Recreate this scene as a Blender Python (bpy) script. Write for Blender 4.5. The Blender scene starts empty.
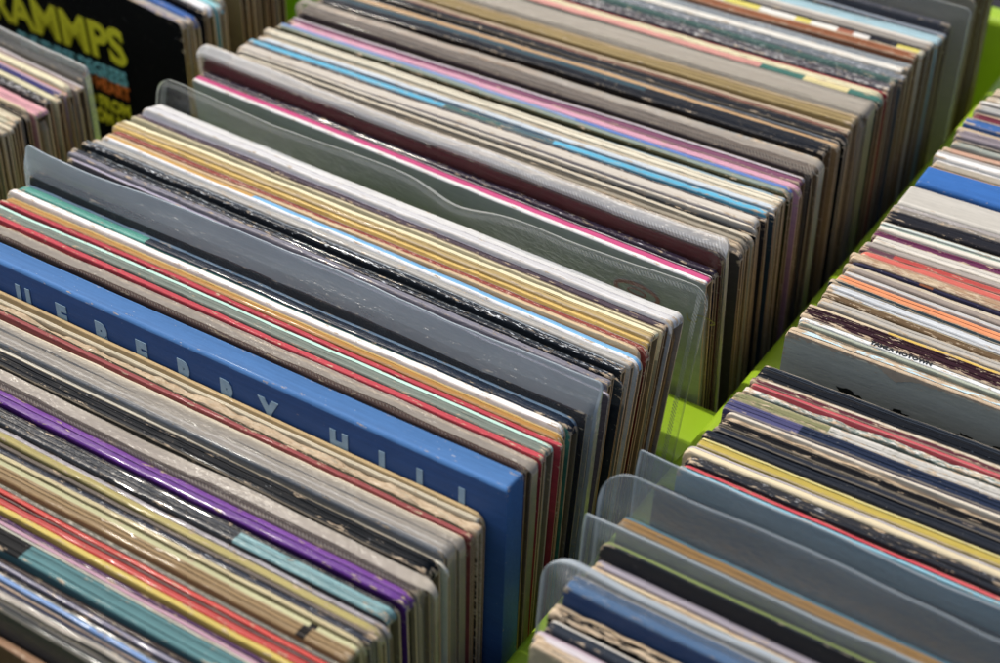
# Crates of second-hand vinyl records in a lime green display bin, daylight close-up.
import bpy, math, random
from mathutils import Vector, Matrix, noise

SC = bpy.context.scene
COL = SC.collection
W = 0.315                       # width of a record cover, metres
X0 = {'M': 0.0, 'R': 0.359, 'L': -0.0436 - W}      # left edge of each row
FLOOR = -0.3165                 # floor of the bin; record tops lie near z = 0
GROUP = {'M': 'records standing in the middle row', 'R': 'records standing in the right row',
         'L': 'records standing in the left row'}

# one line per record: row, front top edge y, thickness t, top height z, skew, lean, stripes of its top edge
RECORDS = [
 {'row':"M",'y':0.34054,'t':0.0074,'z':0.0004,'sk':0.4,'le':-0.05,'s':[[0.0,"8a7458"]],'label':'rearmost record of the middle row, brown cover edge beside the lime bin','tb':0.97,'e':"4a3524"},
 {'row':"M",'y':0.33219,'t':0.00729,'z':0.0008,'sk':0.4,'le':-0.09,'s':[[0.0,"9a8870"]],'label':'tan edged record second from the back of the middle row','tb':0.97,'e':"6a5238"},
 {'row':"M",'y':0.32441,'t':0.00719,'z':0.001,'sk':0.4,'le':-0.13,'s':[[0.0,"6a4a38"]],'label':'dark brown record third from the back of the middle row','tb':0.97,'e':"3a2418"},
 {'row':"M",'y':0.31092,'t':0.00822,'z':0.0035,'sk':0.4,'le':-0.2,'s':[[0.0,"c8c4d8"]],'label':'record with pale lilac white top corner behind the tall grey plastic sleeve','tb':0.97,'e':"8a7458",'k':0.4,'kc':"ffffff"},
 {'row':"M",'y':0.30922,'t':0.00155,'z':0.0008,'sk':0.4,'le':-0.2,'s':[[0.0,"b0a48c"]],'label':'beige record squeezed right behind the tall grey plastic sleeve','tb':0.99,'e':"5a4632"},
 {'row':"M",'y':0.26707,'t':0.00377,'z':0.003,'sk':0.6,'le':-0.41,'s':[[0.0,"55525c"]],'label':'slate violet record inside tall grey plastic sleeve at the back right','tb':0.97,'f':"45424c",'e':"6a665f",'g':0.6,'sl':{"e":11,"mr":9,"ml":6,"ft":0.2}},
 {'row':"M",'y':0.26182,'t':0.005,'z':-0.0016,'sk':0.63,'le':-0.44,'s':[[0.0,"23262c"],[0.284,"8f9cab"]],'label':'dark glossy record with painted blue grey glint just in front of the tall grey plastic sleeve','tb':0.97,'e':"15151a",'g':0.8,'k':0.3,'kc':"d0d8e0"},  # blue grey back stripe is a glint painted into the edge colour
 {'row':"M",'y':0.25029,'t':0.00784,'z':-0.0001,'sk':0.7,'le':-0.5,'s':[[0.0,"9cc4cf"]],'label':'record with broad pale blue edge near the back of the middle row','tb':0.97,'e':"9a9486"},
 {'row':"M",'y':0.23869,'t':0.0082,'z':0.0015,'sk':0.77,'le':-0.56,'s':[[0.0,"9d968a"],[0.56,"ddd6c6"]],'label':'cream and grey record right in front of the pale blue edged one','tb':0.97,'e':"b0a590",'g':0.3},
 {'row':"M",'y':0.23206,'t':0.00634,'z':0.0005,'sk':0.81,'le':-0.59,'s':[[0.0,"f0ecd8:.62|e8d83c:.69|f0ece0:.76|e8d83c:.79|f0ece0:.84|b06848:.87|e8e4dc:.90|23222a:.95|e0d040:.99|cfc8a8"],[0.623,"1c1c22"]],'label':'record with black edge and yellow and white printed blocks','tb':0.97,'e':"1a1c2a",'k':0.25,'kc':"ffffff"},
 {'row':"M",'y':0.22218,'t':0.00745,'z':0.0014,'sk':0.87,'le':-0.64,'s':[[0.0,"9a5a30"],[0.799,"c9bd9c"]],'label':'record with rust orange edge in front of the yellow printed one','tb':0.97,'e':"8d7d62"},
 {'row':"M",'y':0.21557,'t':0.00632,'z':-0.0013,'sk':0.92,'le':-0.67,'s':[[0.0,"8d979c"]],'label':'grey flecked record in front of the rust orange edged one','tb':0.97,'e':"a89c88",'g':0.6,'k':0.5,'kc':"e8eef2"},
 {'row':"M",'y':0.20869,'t':0.00461,'z':-0.0001,'sk':0.97,'le':-0.71,'s':[[0.0,"e6e2d4"]],'label':'thin cream record between two grey flecked glossy ones near the back','tb':0.97,'e':"c0b49c"},
 {'row':"M",'y':0.20255,'t':0.00586,'z':-0.0009,'sk':1.0,'le':-0.74,'s':[[0.0,"6f787e"]],'label':'grey glossy record with white flecks beside the dark green lettered one','tb':0.97,'e':"75695a",'g':0.8,'k':0.6,'kc':"f4f6f8"},
 {'row':"M",'y':0.1942,'t':0.00639,'z':0.0001,'sk':1.06,'le':-0.78,'s':[[0.0,"2c4a48"],[0.467,"3d5f58"]],'label':'record with dark bottle green edge dotted with white print','tb':0.97,'e':"2a5a8a",'k':0.45,'kc':"c8d8d4"},
 {'row':"M",'y':0.1874,'t':0.0064,'z':0.0003,'sk':1.1,'le':-0.81,'s':[[0.0,"56535a"]],'label':'charcoal record with white lettering blocks behind the crimson line','tb':0.97,'e':"d0c8b8",'k':0.75,'kc':"d8d6d0"},
 {'row':"M",'y':0.1857,'t':0.00155,'z':-0.0017,'sk':1.1,'le':-0.82,'s':[[0.0,"b02c3c"]],'label':'thin crimson red record near the back of the middle row','tb':0.99,'e':"6a5640"},
 {'row':"M",'y':0.1809,'t':0.00436,'z':-0.001,'sk':1.12,'le':-0.85,'s':[[0.0,"e8e0ae"]],'label':'cream yellow record in front of the thin crimson one','tb':0.97,'e':"a08a68"},
 {'row':"M",'y':0.17185,'t':0.0084,'z':-0.0007,'sk':1.14,'le':-0.89,'s':[[0.0,"24332f"],[0.396,"e29a8c:.78|3f7f72:.86|e8d890:.94|3f7f72"]],'label':'record with salmon pink edge that turns teal green at its right end','tb':0.97,'e':"8a7454"},
 {'row':"M",'y':0.15231,'t':0.01528,'z':0.0014,'sk':1.2,'le':-0.99,'s':[[0.0,"a49c8c"],[0.209,"cfc8b4"],[0.45,"b8b2a2"],[0.754,"d8d2c0"]],'label':'pale record in a ribbed clear sleeve in front of the salmon and teal one','tb':0.97,'e':"9d917c",'g':0.7,'sl':{"e":2,"mr":3,"ml":3,"ft":0.14,"dots":1}},
 {'row':"M",'y':0.14333,'t':0.00861,'z':0.0009,'sk':1.23,'le':-1.07,'s':[[0.0,"a58c4c"],[0.698,"c2a878"]],'label':'gold olive record in front of the pale ribbed sleeve','tb':0.95,'e':"b59a6c",'g':0.5},
 {'row':"M",'y':0.13876,'t':0.00433,'z':-0.0012,'sk':1.24,'le':-1.12,'s':[[0.0,"7a3028"],[0.234,"cdb798"]],'label':'beige record with thin maroon line along its front edge','tb':0.94,'e':"9c8662",'k':0.2,'kc':"b05040"},
 {'row':"M",'y':0.1295,'t':0.00523,'z':0.001,'sk':1.27,'le':-1.23,'s':[[0.0,"15171c"]],'label':'black edged record right in front of the beige and maroon one','tb':0.94,'e':"b8aa90",'g':0.4},
 {'row':"M",'y':0.1278,'t':0.00155,'z':-0.0012,'sk':1.27,'le':-1.24,'s':[[0.0,"5f676f"]],'label':'grey record with one bright white speck between two black ones','tb':0.95,'e':"7d6a50",'g':0.7,'k':0.25,'kc':"ffffff"},
 {'row':"M",'y':0.12155,'t':0.00385,'z':0.0004,'sk':1.29,'le':-1.32,'s':[[0.0,"bf9660"]],'label':'thin tan orange record between black ones of the middle row','tb':0.94,'e':"a58c66"},
 {'row':"M",'y':0.11016,'t':0.01051,'z':0.0007,'sk':1.32,'le':-1.44,'s':[[0.0,"101217"],[0.597,"274853:.67|12151a"]],'label':'thick black record whose edge turns teal blue toward the left','tb':0.94,'e':"141416",'g':0.7,'bow':1.6},
 {'row':"M",'y':0.1065,'t':0.00345,'z':-0.0017,'sk':1.33,'le':-1.48,'s':[[0.0,"c58a44:.487|9aa0a2"]],'label':'silver grey worn record whose left half shows a torn orange strip','tb':0.94,'e':"8a785c",'g':0.6,'w':0.6,'k':0.7,'kc':"ebe6d8"},
 {'row':"M",'y':0.09062,'t':0.00926,'z':0.0023,'sk':1.38,'le':-1.66,'s':[[0.0,"786a5c"],[0.345,"a08c78"],[0.693,"86786a"]],'label':'taupe record in clear sleeve with dotted welded seam behind the lilac and plum one','tb':0.94,'f':"3d3230",'e':"a08c6e",'g':0.6,'sl':{"e":4,"mr":3,"ml":3,"ft":0.18,"dots":1}},
 {'row':"M",'y':0.08387,'t':0.00645,'z':-0.001,'sk':1.4,'le':-1.73,'s':[[0.0,"7e4565"],[0.59,"d8cdd8"],[0.813,"3a2e2e"]],'label':'record with plum purple edge and lilac line beside the pink one','tb':0.94,'e':"94805e",'g':0.3},
 {'row':"M",'y':0.07991,'t':0.00374,'z':-0.001,'sk':1.35,'le':-1.78,'s':[[0.0,"e2a0b8"]],'label':'thin candy pink record in front of the plum edged one','tb':0.94,'e':"b89a7c"},
 {'row':"M",'y':0.07092,'t':0.00534,'z':0.0016,'sk':1.24,'le':-1.88,'s':[[0.0,"8f9f90"],[0.498,"7f9fd0:.62|5a86d0"]],'label':'record with narrow blue and sage green edge in front of the candy pink one','tb':0.94,'e':"8a8266"},
 {'row':"M",'y':0.06914,'t':0.00162,'z':0.0013,'sk':1.22,'le':-1.9,'s':[[0.0,"3a3a1c"]],'label':'thin dark olive record behind the cream ones','tb':0.94,'e':"6a5a34"},
 {'row':"M",'y':0.06744,'t':0.00155,'z':-0.0007,'sk':1.22,'le':-1.89,'s':[[0.0,"c8bda8:.3|d88870:.5|90b0c0"]],'label':'thin record with orange, blue and beige printed edge','tb':1,'e':"a89470",'k':0.5,'kc':"5fb0c8"},
 {'row':"M",'y':0.06196,'t':0.00447,'z':0.0016,'sk':1.13,'le':-1.98,'s':[[0.0,"e6ddbf"]],'label':'thick cream record in front of the thin orange and blue printed one','tb':0.94,'e':"c4b48c",'w':0.3},
 {'row':"M",'y':0.06016,'t':0.00165,'z':0.0001,'sk':1.1,'le':-2.0,'s':[[0.0,"c9bda0"]],'label':'beige record between the thick cream one and the pale blue one','tb':0.94,'e':"a0906c",'w':0.4},
 {'row':"M",'y':0.05658,'t':0.00293,'z':0.0006,'sk':1.06,'le':-2.0,'s':[[0.0,"cfdce4"]],'label':'pale icy blue record behind the navy edged one','tb':1.0,'e':"b4a88c"},
 {'row':"M",'y':0.05488,'t':0.00155,'z':-0.001,'sk':1.05,'le':-2.0,'s':[[0.0,"33485c"]],'label':'navy edged record right behind the bright cyan one','tb':1.0,'e':"3a3c40",'k':0.45,'kc':"b8c4cc"},
 {'row':"M",'y':0.04967,'t':0.00324,'z':0.0015,'sk':0.93,'le':-2.0,'s':[[0.0,"3eb2d8:.42|3a6a6a:.53|4a6a74:.63|3eb2d8"]],'label':'record with bright cyan edge broken by a green printed patch','tb':1.0,'e':"cbbf9f"},
 {'row':"M",'y':0.04727,'t':0.00222,'z':0.0006,'sk':0.86,'le':-2.0,'s':[[0.0,"34313a"]],'label':'charcoal record with pale print flecks in front of the bright cyan one','tb':1.0,'e':"1c1a1c",'k':0.55,'kc':"cfc8bc"},
 {'row':"M",'y':0.04099,'t':0.00529,'z':0.0016,'sk':0.66,'le':-2.0,'s':[[0.0,"d2c9b8"]],'label':'pale stone record with two light lines behind the thin black one','tb':1.0,'e':"c2b496"},
 {'row':"M",'y':0.03827,'t':0.00254,'z':0.0013,'sk':0.58,'le':-2.0,'s':[[0.0,"ddd4bf"],[0.555,"6a6470"]],'label':'thin cream record edged with grey behind the thin black one','tb':1.0,'e':"b09c74"},
 {'row':"M",'y':0.03657,'t':0.00155,'z':-0.0007,'sk':0.56,'le':-2.0,'s':[[0.0,"16181c"]],'label':'thin black record between cream ones in front of the stone one','tb':1.0,'e':"9a8868",'k':0.3,'kc':"a0a0a0"},
 {'row':"M",'y':0.03449,'t':0.00193,'z':-0.0005,'sk':0.46,'le':-2.0,'s':[[0.0,"d6cbb0"]],'label':'cream record right in front of the thin black one','tb':1.0,'e':"c2ae86",'k':0.3,'kc':"303030"},
 {'row':"M",'y':0.03004,'t':0.00421,'z':-0.0011,'sk':0.32,'le':-2.0,'s':[[0.0,"a09680"],[0.498,"5a5344"]],'label':'dark olive and grey striped record of the middle row','tb':1.0,'e':"a48c62",'w':0.3,'k':0.3,'kc':"c8bca0"},
 {'row':"M",'y':0.02592,'t':0.00389,'z':-0.0012,'sk':0.19,'le':-2.0,'s':[[0.0,"d8cba8"],[0.537,"4a4438"]],'label':'beige worn record with frayed right corner behind the silver film','tb':1.0,'e':"b8986a",'w':0.7},
 {'row':"M",'y':0.02274,'t':0.00299,'z':-0.0015,'sk':0.09,'le':-2.0,'s':[[0.0,"57524c"]],'label':'thin brown grey record right behind the silver film sleeve','tb':1.0,'e':"3e342c"},
 {'row':"M",'y':0.00805,'t':0.00247,'z':0.008,'sk':-0.84,'le':-2.0,'s':[[0.0,"6a2a26:.3|3a1a1a:.5|701f1c:.6|45201e"]],'label':'dark maroon record under clear plastic film with a painted silvery shine behind the pink one','tb':1.0,'f':"6a1e1c",'e':"7a5a40",'g':0.9,'sl':{"e":5.6,"mr":2,"ml":3,"ft":0.5,"dots":1,"painted_shine":1,"curl":0.8}},
 {'row':"M",'y':0.00426,'t':0.00347,'z':0.0004,'sk':-1.11,'le':-2.0,'s':[[0.0,"2e2438"]],'label':'dark purple black record with white glints right behind the bright pink edged one','tb':1.0,'e':"3a2834",'g':0.9,'k':0.35,'kc':"e8e4f0"},
 {'row':"M",'y':-0.00222,'t':0.00618,'z':-0.0007,'sk':-1.39,'le':-2.0,'s':[[0.0,"eceae6"],[0.276,"e0478c"],[0.813,"f0eaec"]],'label':'grey fronted record with hot pink stripe and white border facing the tall clear sleeve','tb':1.0,'f':"a6a89c",'e':"b49a70",'mark':"cover"},
 {'row':"M",'y':-0.03778,'t':0.01073,'z':0.0016,'sk':-0.28,'le':13.77,'s':[[0.0,"d8d8d8"],[0.341,"c4c4c8"],[0.456,"dededb"]],'label':'thick bright white record in front of the tall clear sleeve','tb':0.67,'e':"e8e8ea"},
 {'row':"M",'y':-0.04216,'t':0.00404,'z':-0.0006,'sk':-0.17,'le':13.52,'s':[[0.0,"4e414c"],[0.712,"b9b0c6"]],'label':'dark aubergine record with lilac back edge in front of the thick white one','tb':0.67,'e':"8a6a48",'k':0.15,'kc':"c0b8c8"},
 {'row':"M",'y':-0.0443,'t':0.00192,'z':-0.0006,'sk':-0.12,'le':13.4,'s':[[0.0,"d8cc9f"],[0.571,"8f7d5c"]],'label':'thin khaki cream record in front of the dark aubergine one','tb':0.67,'e':"5c3f28"},
 {'row':"M",'y':-0.05371,'t':0.00709,'z':0.0011,'sk':-0.02,'le':12.86,'s':[[0.0,"b89c58"],[0.497,"efe6b4"]],'label':'record with broad pale butter and tan gold edge','tb':0.67,'e':"d8c07c",'g':0.4},
 {'row':"M",'y':-0.05587,'t':0.00195,'z':-0.0001,'sk':-0.03,'le':12.74,'s':[[0.0,"e2bc50"]],'label':'bright yellow gold record in front of the pale butter edged one','tb':0.67,'e':"2c2a30",'g':0.3},
 {'row':"M",'y':-0.05955,'t':0.00339,'z':-0.0006,'sk':-0.04,'le':12.53,'s':[[0.0,"8e3a30"],[0.713,"c8b4a8"]],'label':'record with mottled brick red edge and cream specks','tb':0.67,'e':"b89c74",'w':0.3,'k':0.6,'kc':"e0b8a4"},
 {'row':"M",'y':-0.06225,'t':0.00201,'z':-0.0001,'sk':-0.06,'le':12.32,'s':[[0.0,"d6b888"]],'label':'thin sandy record between the mottled red one and the sky blue one','tb':0.54,'e':"20222a"},
 {'row':"M",'y':-0.06751,'t':0.00426,'z':0.0007,'sk':-0.08,'le':11.9,'s':[[0.0,"f0f2f0"],[0.239,"d2a040:.32|6fb8e8"]],'label':'record with sky blue edge that turns mustard toward its left end','tb':0.54,'e':"c8b89a"},
 {'row':"M",'y':-0.07129,'t':0.00349,'z':-0.0005,'sk':-0.1,'le':11.6,'s':[[0.0,"b4b2aa"]],'label':'thick pale grey record in front of the sky blue edged one','tb':0.54,'e':"d8ceb8",'g':0.3},
 {'row':"M",'y':-0.07779,'t':0.00414,'z':0.0016,'sk':-0.12,'le':11.08,'s':[[0.0,"1d242c"],[0.598,"7e8890"]],'label':'black record with bright silver flecks behind two similar black ones','tb':0.54,'e':"b69a6c",'g':0.8,'k':0.65,'kc':"e8f0f4"},
 {'row':"M",'y':-0.07949,'t':0.00152,'z':-0.0016,'sk':-0.12,'le':11.04,'s':[[0.0,"39424a"]],'label':'dark steel record with silver flecks in the middle of three black glinting ones','tb':0.91,'e':"14141a",'g':0.8,'k':0.6,'kc':"c0d0dc"},
 {'row':"M",'y':-0.08358,'t':0.00271,'z':0.0008,'sk':-0.15,'le':10.61,'s':[[0.0,"20262e"]],'label':'front one of three black records with silver glints behind the wide grey sleeve','tb':0.54,'e':"a88c60",'g':0.8,'k':0.55,'kc':"d8e0e8"},
 {'row':"M",'y':-0.08754,'t':0.00349,'z':0.0012,'sk':-0.16,'le':10.3,'s':[[0.0,"7a7884"]],'label':'grey lavender record with dark speckles in front of the black glinting ones','tb':0.54,'e':"a88c60",'g':0.6,'k':0.5,'kc':"2c2c34"},
 {'row':"M",'y':-0.08924,'t':0.00153,'z':-0.0016,'sk':-0.16,'le':10.29,'s':[[0.0,"b08c5c"],[0.239,"b8b4d0"]],'label':'thin lilac record with a fine brown line right behind the wide grey sleeve','tb':1,'f':"4c4852",'e':"9cc0d4"},
 {'row':"M",'y':-0.11108,'t':0.00564,'z':0.003,'sk':0.63,'le':8.42,'s':[[0.0,"3c2e30"]],'label':'dark brown record inside wide grey plastic sleeve with torn left corner','tb':0.55,'f':"1c1516",'e':"8c8a84",'g':0.1,'sl':{"e":13,"mr":4,"ml":4,"ft":0.85,"corner":3}},
 {'row':"M",'y':-0.11845,'t':0.0063,'z':-0.0005,'sk':0.93,'le':7.86,'s':[[0.0,"42a090:.27|16263a"],[0.678,"5b7a98"]],'label':'record with glossy navy edge that turns sea green at its left end','tb':0.57,'e':"3a6a6a",'g':0.8,'k':0.15,'kc':"7090b0"},  # lighter blue back stripe is a glint painted onto the navy
 {'row':"M",'y':-0.12279,'t':0.00347,'z':0.0003,'sk':0.98,'le':7.53,'s':[[0.0,"f0efec"]],'label':'white edged record between the navy one and the mustard one','tb':0.57,'e':"b59a70"},
 {'row':"M",'y':-0.12697,'t':0.00392,'z':-0.0017,'sk':1.03,'le':7.21,'s':[[0.0,"b27c18"],[0.607,"d0a84a"]],'label':'record with thick mustard edge in front of the white one','tb':0.57,'e':"a88c58",'g':0.4,'w':0.15},
 {'row':"M",'y':-0.12976,'t':0.00228,'z':-0.0015,'sk':1.07,'le':7.0,'s':[[0.0,"c03444"]],'label':'thin cherry red record between the mustard and the mint ones','tb':0.57,'e':"8a4a34"},
 {'row':"M",'y':-0.13805,'t':0.00646,'z':-0.0001,'sk':1.17,'le':6.37,'s':[[0.0,"7c887c"],[0.664,"b4e0cf"]],'label':'record with mint green edge and grey green cover','tb':0.58,'f':"6d786e",'e':"aebdb4"},
 {'row':"M",'y':-0.1425,'t':0.00268,'z':0.0015,'sk':1.22,'le':6.03,'s':[[0.0,"cc3a48"]],'label':'red record right in front of the mint green one','tb':0.58,'e':"c0a078"},
 {'row':"M",'y':-0.1442,'t':0.00154,'z':-0.001,'sk':1.23,'le':5.95,'s':[[0.0,"24262a"]],'label':'black record with frayed white paper edge and broken right corner','tb':0.76,'e':"c8a878",'w':0.85,'k':0.6,'kc':"e8dfc8"},
 {'row':"M",'y':-0.15118,'t':0.00553,'z':0.0009,'sk':1.32,'le':5.37,'s':[[0.0,"70564e"],[0.498,"584a58"]],'label':'mauve record in stitched clear sleeve right behind the blue box set','tb':0.58,'e':"6a5442",'sl':{"e":2,"mr":3,"ml":3,"ft":0.14,"dots":1}},
 {'row':"M",'y':-0.17718,'t':0.01145,'z':0.017,'sk':1.55,'le':4.18,'s':[[0.0,"3a78b8"]],'label':'thick cobalt blue box set with pale spaced lettering along its dark front','tb':0.83,'f':"2c5a98",'e':"2f6aae",'w':0.2,'box':1,'mark':"box"},
 {'row':"M",'y':-0.18107,'t':0.00167,'z':0.0015,'sk':1.58,'le':4.07,'s':[[0.0,"c8aa70"]],'label':'tan record right in front of the lettered blue box set','tb':0.83,'e':"c4a878",'w':0.2},
 {'row':"M",'y':-0.18296,'t':0.00173,'z':-0.0005,'sk':1.59,'le':4.01,'s':[[0.0,"cfc4a4"],[0.518,"d8d0b8"]],'label':'cream record in front of the tan one by the blue box set','tb':0.83,'e':"b89e74",'w':0.3},
 {'row':"M",'y':-0.18731,'t':0.00411,'z':-0.0005,'sk':1.62,'le':3.88,'s':[[0.0,"cbbd9c"]],'label':'badly worn record with crumbling cream paper edge near the blue box set','tb':0.83,'f':"3a3222",'e':"4a4028",'w':1,'k':0.3,'kc':"8a5a34",'rag':1},
 {'row':"M",'y':-0.18901,'t':0.00155,'z':0.0001,'sk':1.65,'le':3.91,'s':[[0.0,"3c3626"]],'label':'thin dark olive record behind the dusty red one','tb':1,'e':"3c3420",'w':0.3},
 {'row':"M",'y':-0.19107,'t':0.0019,'z':0.0009,'sk':1.68,'le':3.77,'s':[[0.0,"a04848"]],'label':'dusty brick red record in front of the badly worn cream one','tb':0.83,'e':"c8b088",'g':0.2},
 {'row':"M",'y':-0.19277,'t':0.00155,'z':-0.0013,'sk':1.69,'le':3.75,'s':[[0.0,"e2d6bc"]],'label':'cream record directly in front of the dusty brick red one','tb':0.95,'e':"cbb891",'w':0.2},
 {'row':"M",'y':-0.19515,'t':0.00179,'z':0.0008,'sk':1.71,'le':3.65,'s':[[0.0,"d0c4a8"]],'label':'second cream record in front of the dusty brick red one','tb':0.83,'e':"a89a7c",'w':0.2},
 {'row':"M",'y':-0.19893,'t':0.00354,'z':0.001,'sk':1.74,'le':3.53,'s':[[0.0,"b0b6bc"],[0.249,"686e74"],[0.749,"e8ecf0"]],'label':'silver grey record under crinkled clear film behind a paler one','tb':0.83,'e':"bdb49c",'g':0.95,'k':0.3,'kc':"f0f4f8",'sl':{"e":2,"mr":2,"ml":2,"ft":0.08}},
 {'row':"M",'y':-0.20447,'t':0.00501,'z':0.0012,'sk':1.78,'le':3.44,'s':[[0.0,"80868c"],[0.259,"d8dce0"],[0.346,"585f68"],[0.694,"e0e6ec"],[0.869,"6f777f"]],'label':'crinkled clear film covered grey record behind the white line and the black one','tb':0.92,'e':"9a9486",'g':0.95,'k':0.35,'kc':"e8f0fa",'sl':{"e":2,"mr":2,"ml":2,"ft":0.08}},
 {'row':"M",'y':-0.20617,'t':0.00155,'z':-0.0016,'sk':1.79,'le':3.44,'s':[[0.0,"ece6d4"]],'label':'thin white record right behind the wide black one','tb':1.0,'e':"cfc09c",'w':0.15},
 {'row':"M",'y':-0.21454,'t':0.00741,'z':0.0015,'sk':1.86,'le':3.32,'s':[[0.0,"0a1218"]],'label':'wide glossy black record in front of the thin white line','tb':0.93,'e':"a89a80",'g':0.3,'k':0.08,'kc':"d8dce0"},
 {'row':"M",'y':-0.21624,'t':0.00155,'z':-0.0014,'sk':1.86,'le':3.32,'s':[[0.0,"cfc5ae"]],'label':'thin cream record between the wide black one and the mauve sleeve','tb':1,'e':"15171a",'w':0.25},
 {'row':"M",'y':-0.22378,'t':0.00721,'z':0.0005,'sk':1.9,'le':3.2,'s':[[0.0,"746460"],[0.33,"8c7670"],[0.72,"6a5c62"]],'label':'mauve grey record in a clear sleeve with a dotted seam behind the violet one','tb':0.93,'f':"8a7c78",'e':"85786a",'g':0.5,'sl':{"e":3,"mr":6,"ml":3,"ft":0.35,"dots":1}},
 {'row':"M",'y':-0.22992,'t':0.00585,'z':0.0004,'sk':1.9,'le':3.13,'s':[[0.0,"62288c"],[0.531,"7c3fa4"]],'label':'record with glossy violet purple edge','tb':0.93,'e':"d0b896",'g':0.75,'k':0.12,'kc':"d8b8e8"},
 {'row':"M",'y':-0.23929,'t':0.00723,'z':0.0014,'sk':1.9,'le':3.01,'s':[[0.0,"2a3138:.779|6fa0a4"],[0.734,"10141a"]],'label':'glossy black record that turns pale teal at its right end before the violet one','tb':0.93,'e':"cdb68c",'g':0.95,'k':0.12,'kc':"c8d8e4"},
 {'row':"M",'y':-0.24131,'t':0.00186,'z':-0.0005,'sk':1.9,'le':2.98,'s':[[0.0,"a8a4aa"]],'label':'silver lilac record in front of the glossy black and teal one','tb':0.93,'e':"2c2c34",'g':0.95,'k':0.3,'kc':"f4f4fa"},
 {'row':"M",'y':-0.24562,'t':0.00295,'z':0.0014,'sk':1.9,'le':2.93,'s':[[0.0,"a89a4c"]],'label':'mustard gold record in front of the silver lilac one','tb':0.93,'e':"b0986a",'g':0.3},
 {'row':"M",'y':-0.24732,'t':0.00155,'z':0.0002,'sk':1.9,'le':2.92,'s':[[0.0,"6c6258"]],'label':'thin grey brown record in front of the mustard gold one','tb':0.97,'e':"c4a878",'w':0.3},
 {'row':"M",'y':-0.24996,'t':0.00246,'z':-0.0006,'sk':1.9,'le':2.88,'s':[[0.0,"252c3a"]],'label':'dark navy record with white flecks behind the pale gold box','tb':0.93,'e':"b0b4b8",'g':0.7,'k':0.4,'kc':"dce4ec"},
 {'row':"M",'y':-0.25183,'t':0.00171,'z':-0.0006,'sk':1.9,'le':2.85,'s':[[0.0,"c8ba86"]],'label':'thin pale gold record right behind the bronze box','tb':0.93,'e':"5a503c",'g':0.3},
 {'row':"M",'y':-0.26117,'t':0.00737,'z':0.0019,'sk':1.9,'le':2.74,'s':[[0.0,"94784a:.928|1a1510:.94|94784a"],[0.687,"c2c08a:.934|1a1510:.944|c2c08a"]],'label':'thick bronze record box with split right end','tb':0.93,'f':"8a6c3c",'e':"b0a070",'g':0.3,'mark':"bronze"},  # pale olive back stripe paints in the highlight of the lit top
 {'row':"M",'y':-0.26287,'t':0.00155,'z':-0.0014,'sk':1.9,'le':2.72,'s':[[0.0,"76756c"]],'label':'grey record with cream speckled edge in front of the bronze box','tb':0.97,'e':"8a7c60",'k':0.7,'kc':"c8c4b0"},
 {'row':"M",'y':-0.26486,'t':0.00183,'z':-0.0012,'sk':1.9,'le':2.69,'s':[[0.0,"cc3c32"]],'label':'rear one of two bright red records at the lower left','tb':0.93,'e':"c09a80",'g':0.4,'k':0.12,'kc':"f0b0a0"},
 {'row':"M",'y':-0.26992,'t':0.00388,'z':0.0006,'sk':1.9,'le':2.63,'s':[[0.0,"c43229"],[0.694,"8e7a74"]],'label':'front one of two bright red records, with a grey line along its back','tb':0.93,'e':"c0a080",'g':0.5},
 {'row':"M",'y':-0.27292,'t':0.00216,'z':0.0017,'sk':1.9,'le':2.59,'s':[[0.0,"cdb43c"]],'label':'thin yellow record between the red and the dark purple ones at the lower left','tb':0.93,'e':"b89a60"},
 {'row':"M",'y':-0.27462,'t':0.00155,'z':-0.0012,'sk':1.9,'le':2.57,'s':[[0.0,"523060"]],'label':'dark purple record in front of the thin yellow one at the lower left','tb':0.94,'e':"c8a458",'g':0.3},
 {'row':"M",'y':-0.27632,'t':0.00155,'z':-0.0015,'sk':1.9,'le':2.55,'s':[[0.0,"b88ea8"]],'label':'thin dusty pink record in front of the dark purple one at the lower left','tb':0.95,'e':"b8a080"},
 {'row':"M",'y':-0.28812,'t':0.00855,'z':0.0047,'sk':1.9,'le':2.5,'s':[[0.0,"16181a:.60|4c8084"],[0.85,"c8c8b4"]],'label':'broad teal record with worn cream edge and black left end','tb':1.0,'f':"3c6c70",'e':"a09678",'w':0.35},
 {'row':"M",'y':-0.28982,'t':0.00155,'z':0.0001,'sk':1.9,'le':2.5,'s':[[0.0,"3a2e2c"]],'label':'dark brown black record in front of the broad teal one','tb':1.0,'e':"2a2422",'g':0.5},
 {'row':"M",'y':-0.29152,'t':0.00155,'z':-0.0003,'sk':1.9,'le':2.5,'s':[[0.0,"8c8ca4"]],'label':'thin lavender grey record in front of the dark brown black one','tb':1.0,'e':"505058",'g':0.8,'k':0.3,'kc':"e0e0f0"},
 {'row':"M",'y':-0.29322,'t':0.00155,'z':-0.0009,'sk':1.9,'le':2.5,'s':[[0.0,"14161a"]],'label':'thin black record behind the one with white flecked edge at lower left','tb':1.0,'e':"202020",'g':0.6},
 {'row':"M",'y':-0.29492,'t':0.00155,'z':0.0003,'sk':1.9,'le':2.5,'s':[[0.0,"6a7476"]],'label':'grey record with chipped white edge behind the light blue one','tb':1.0,'e':"707070",'w':0.4,'k':0.8,'kc':"e6eae0"},
 {'row':"M",'y':-0.29663,'t':0.00156,'z':0.0011,'sk':1.9,'le':2.5,'s':[[0.0,"6f9cd8"]],'label':'record with light blue edge at the lower left corner','tb':1.0,'e':"606a80",'g':0.5},
 {'row':"M",'y':-0.29833,'t':0.00155,'z':-0.0002,'sk':1.9,'le':2.5,'s':[[0.0,"b49c84"]],'label':'thin tan record between the light blue and navy ones at lower left','tb':1.0,'e':"806a50",'w':0.3},
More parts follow.
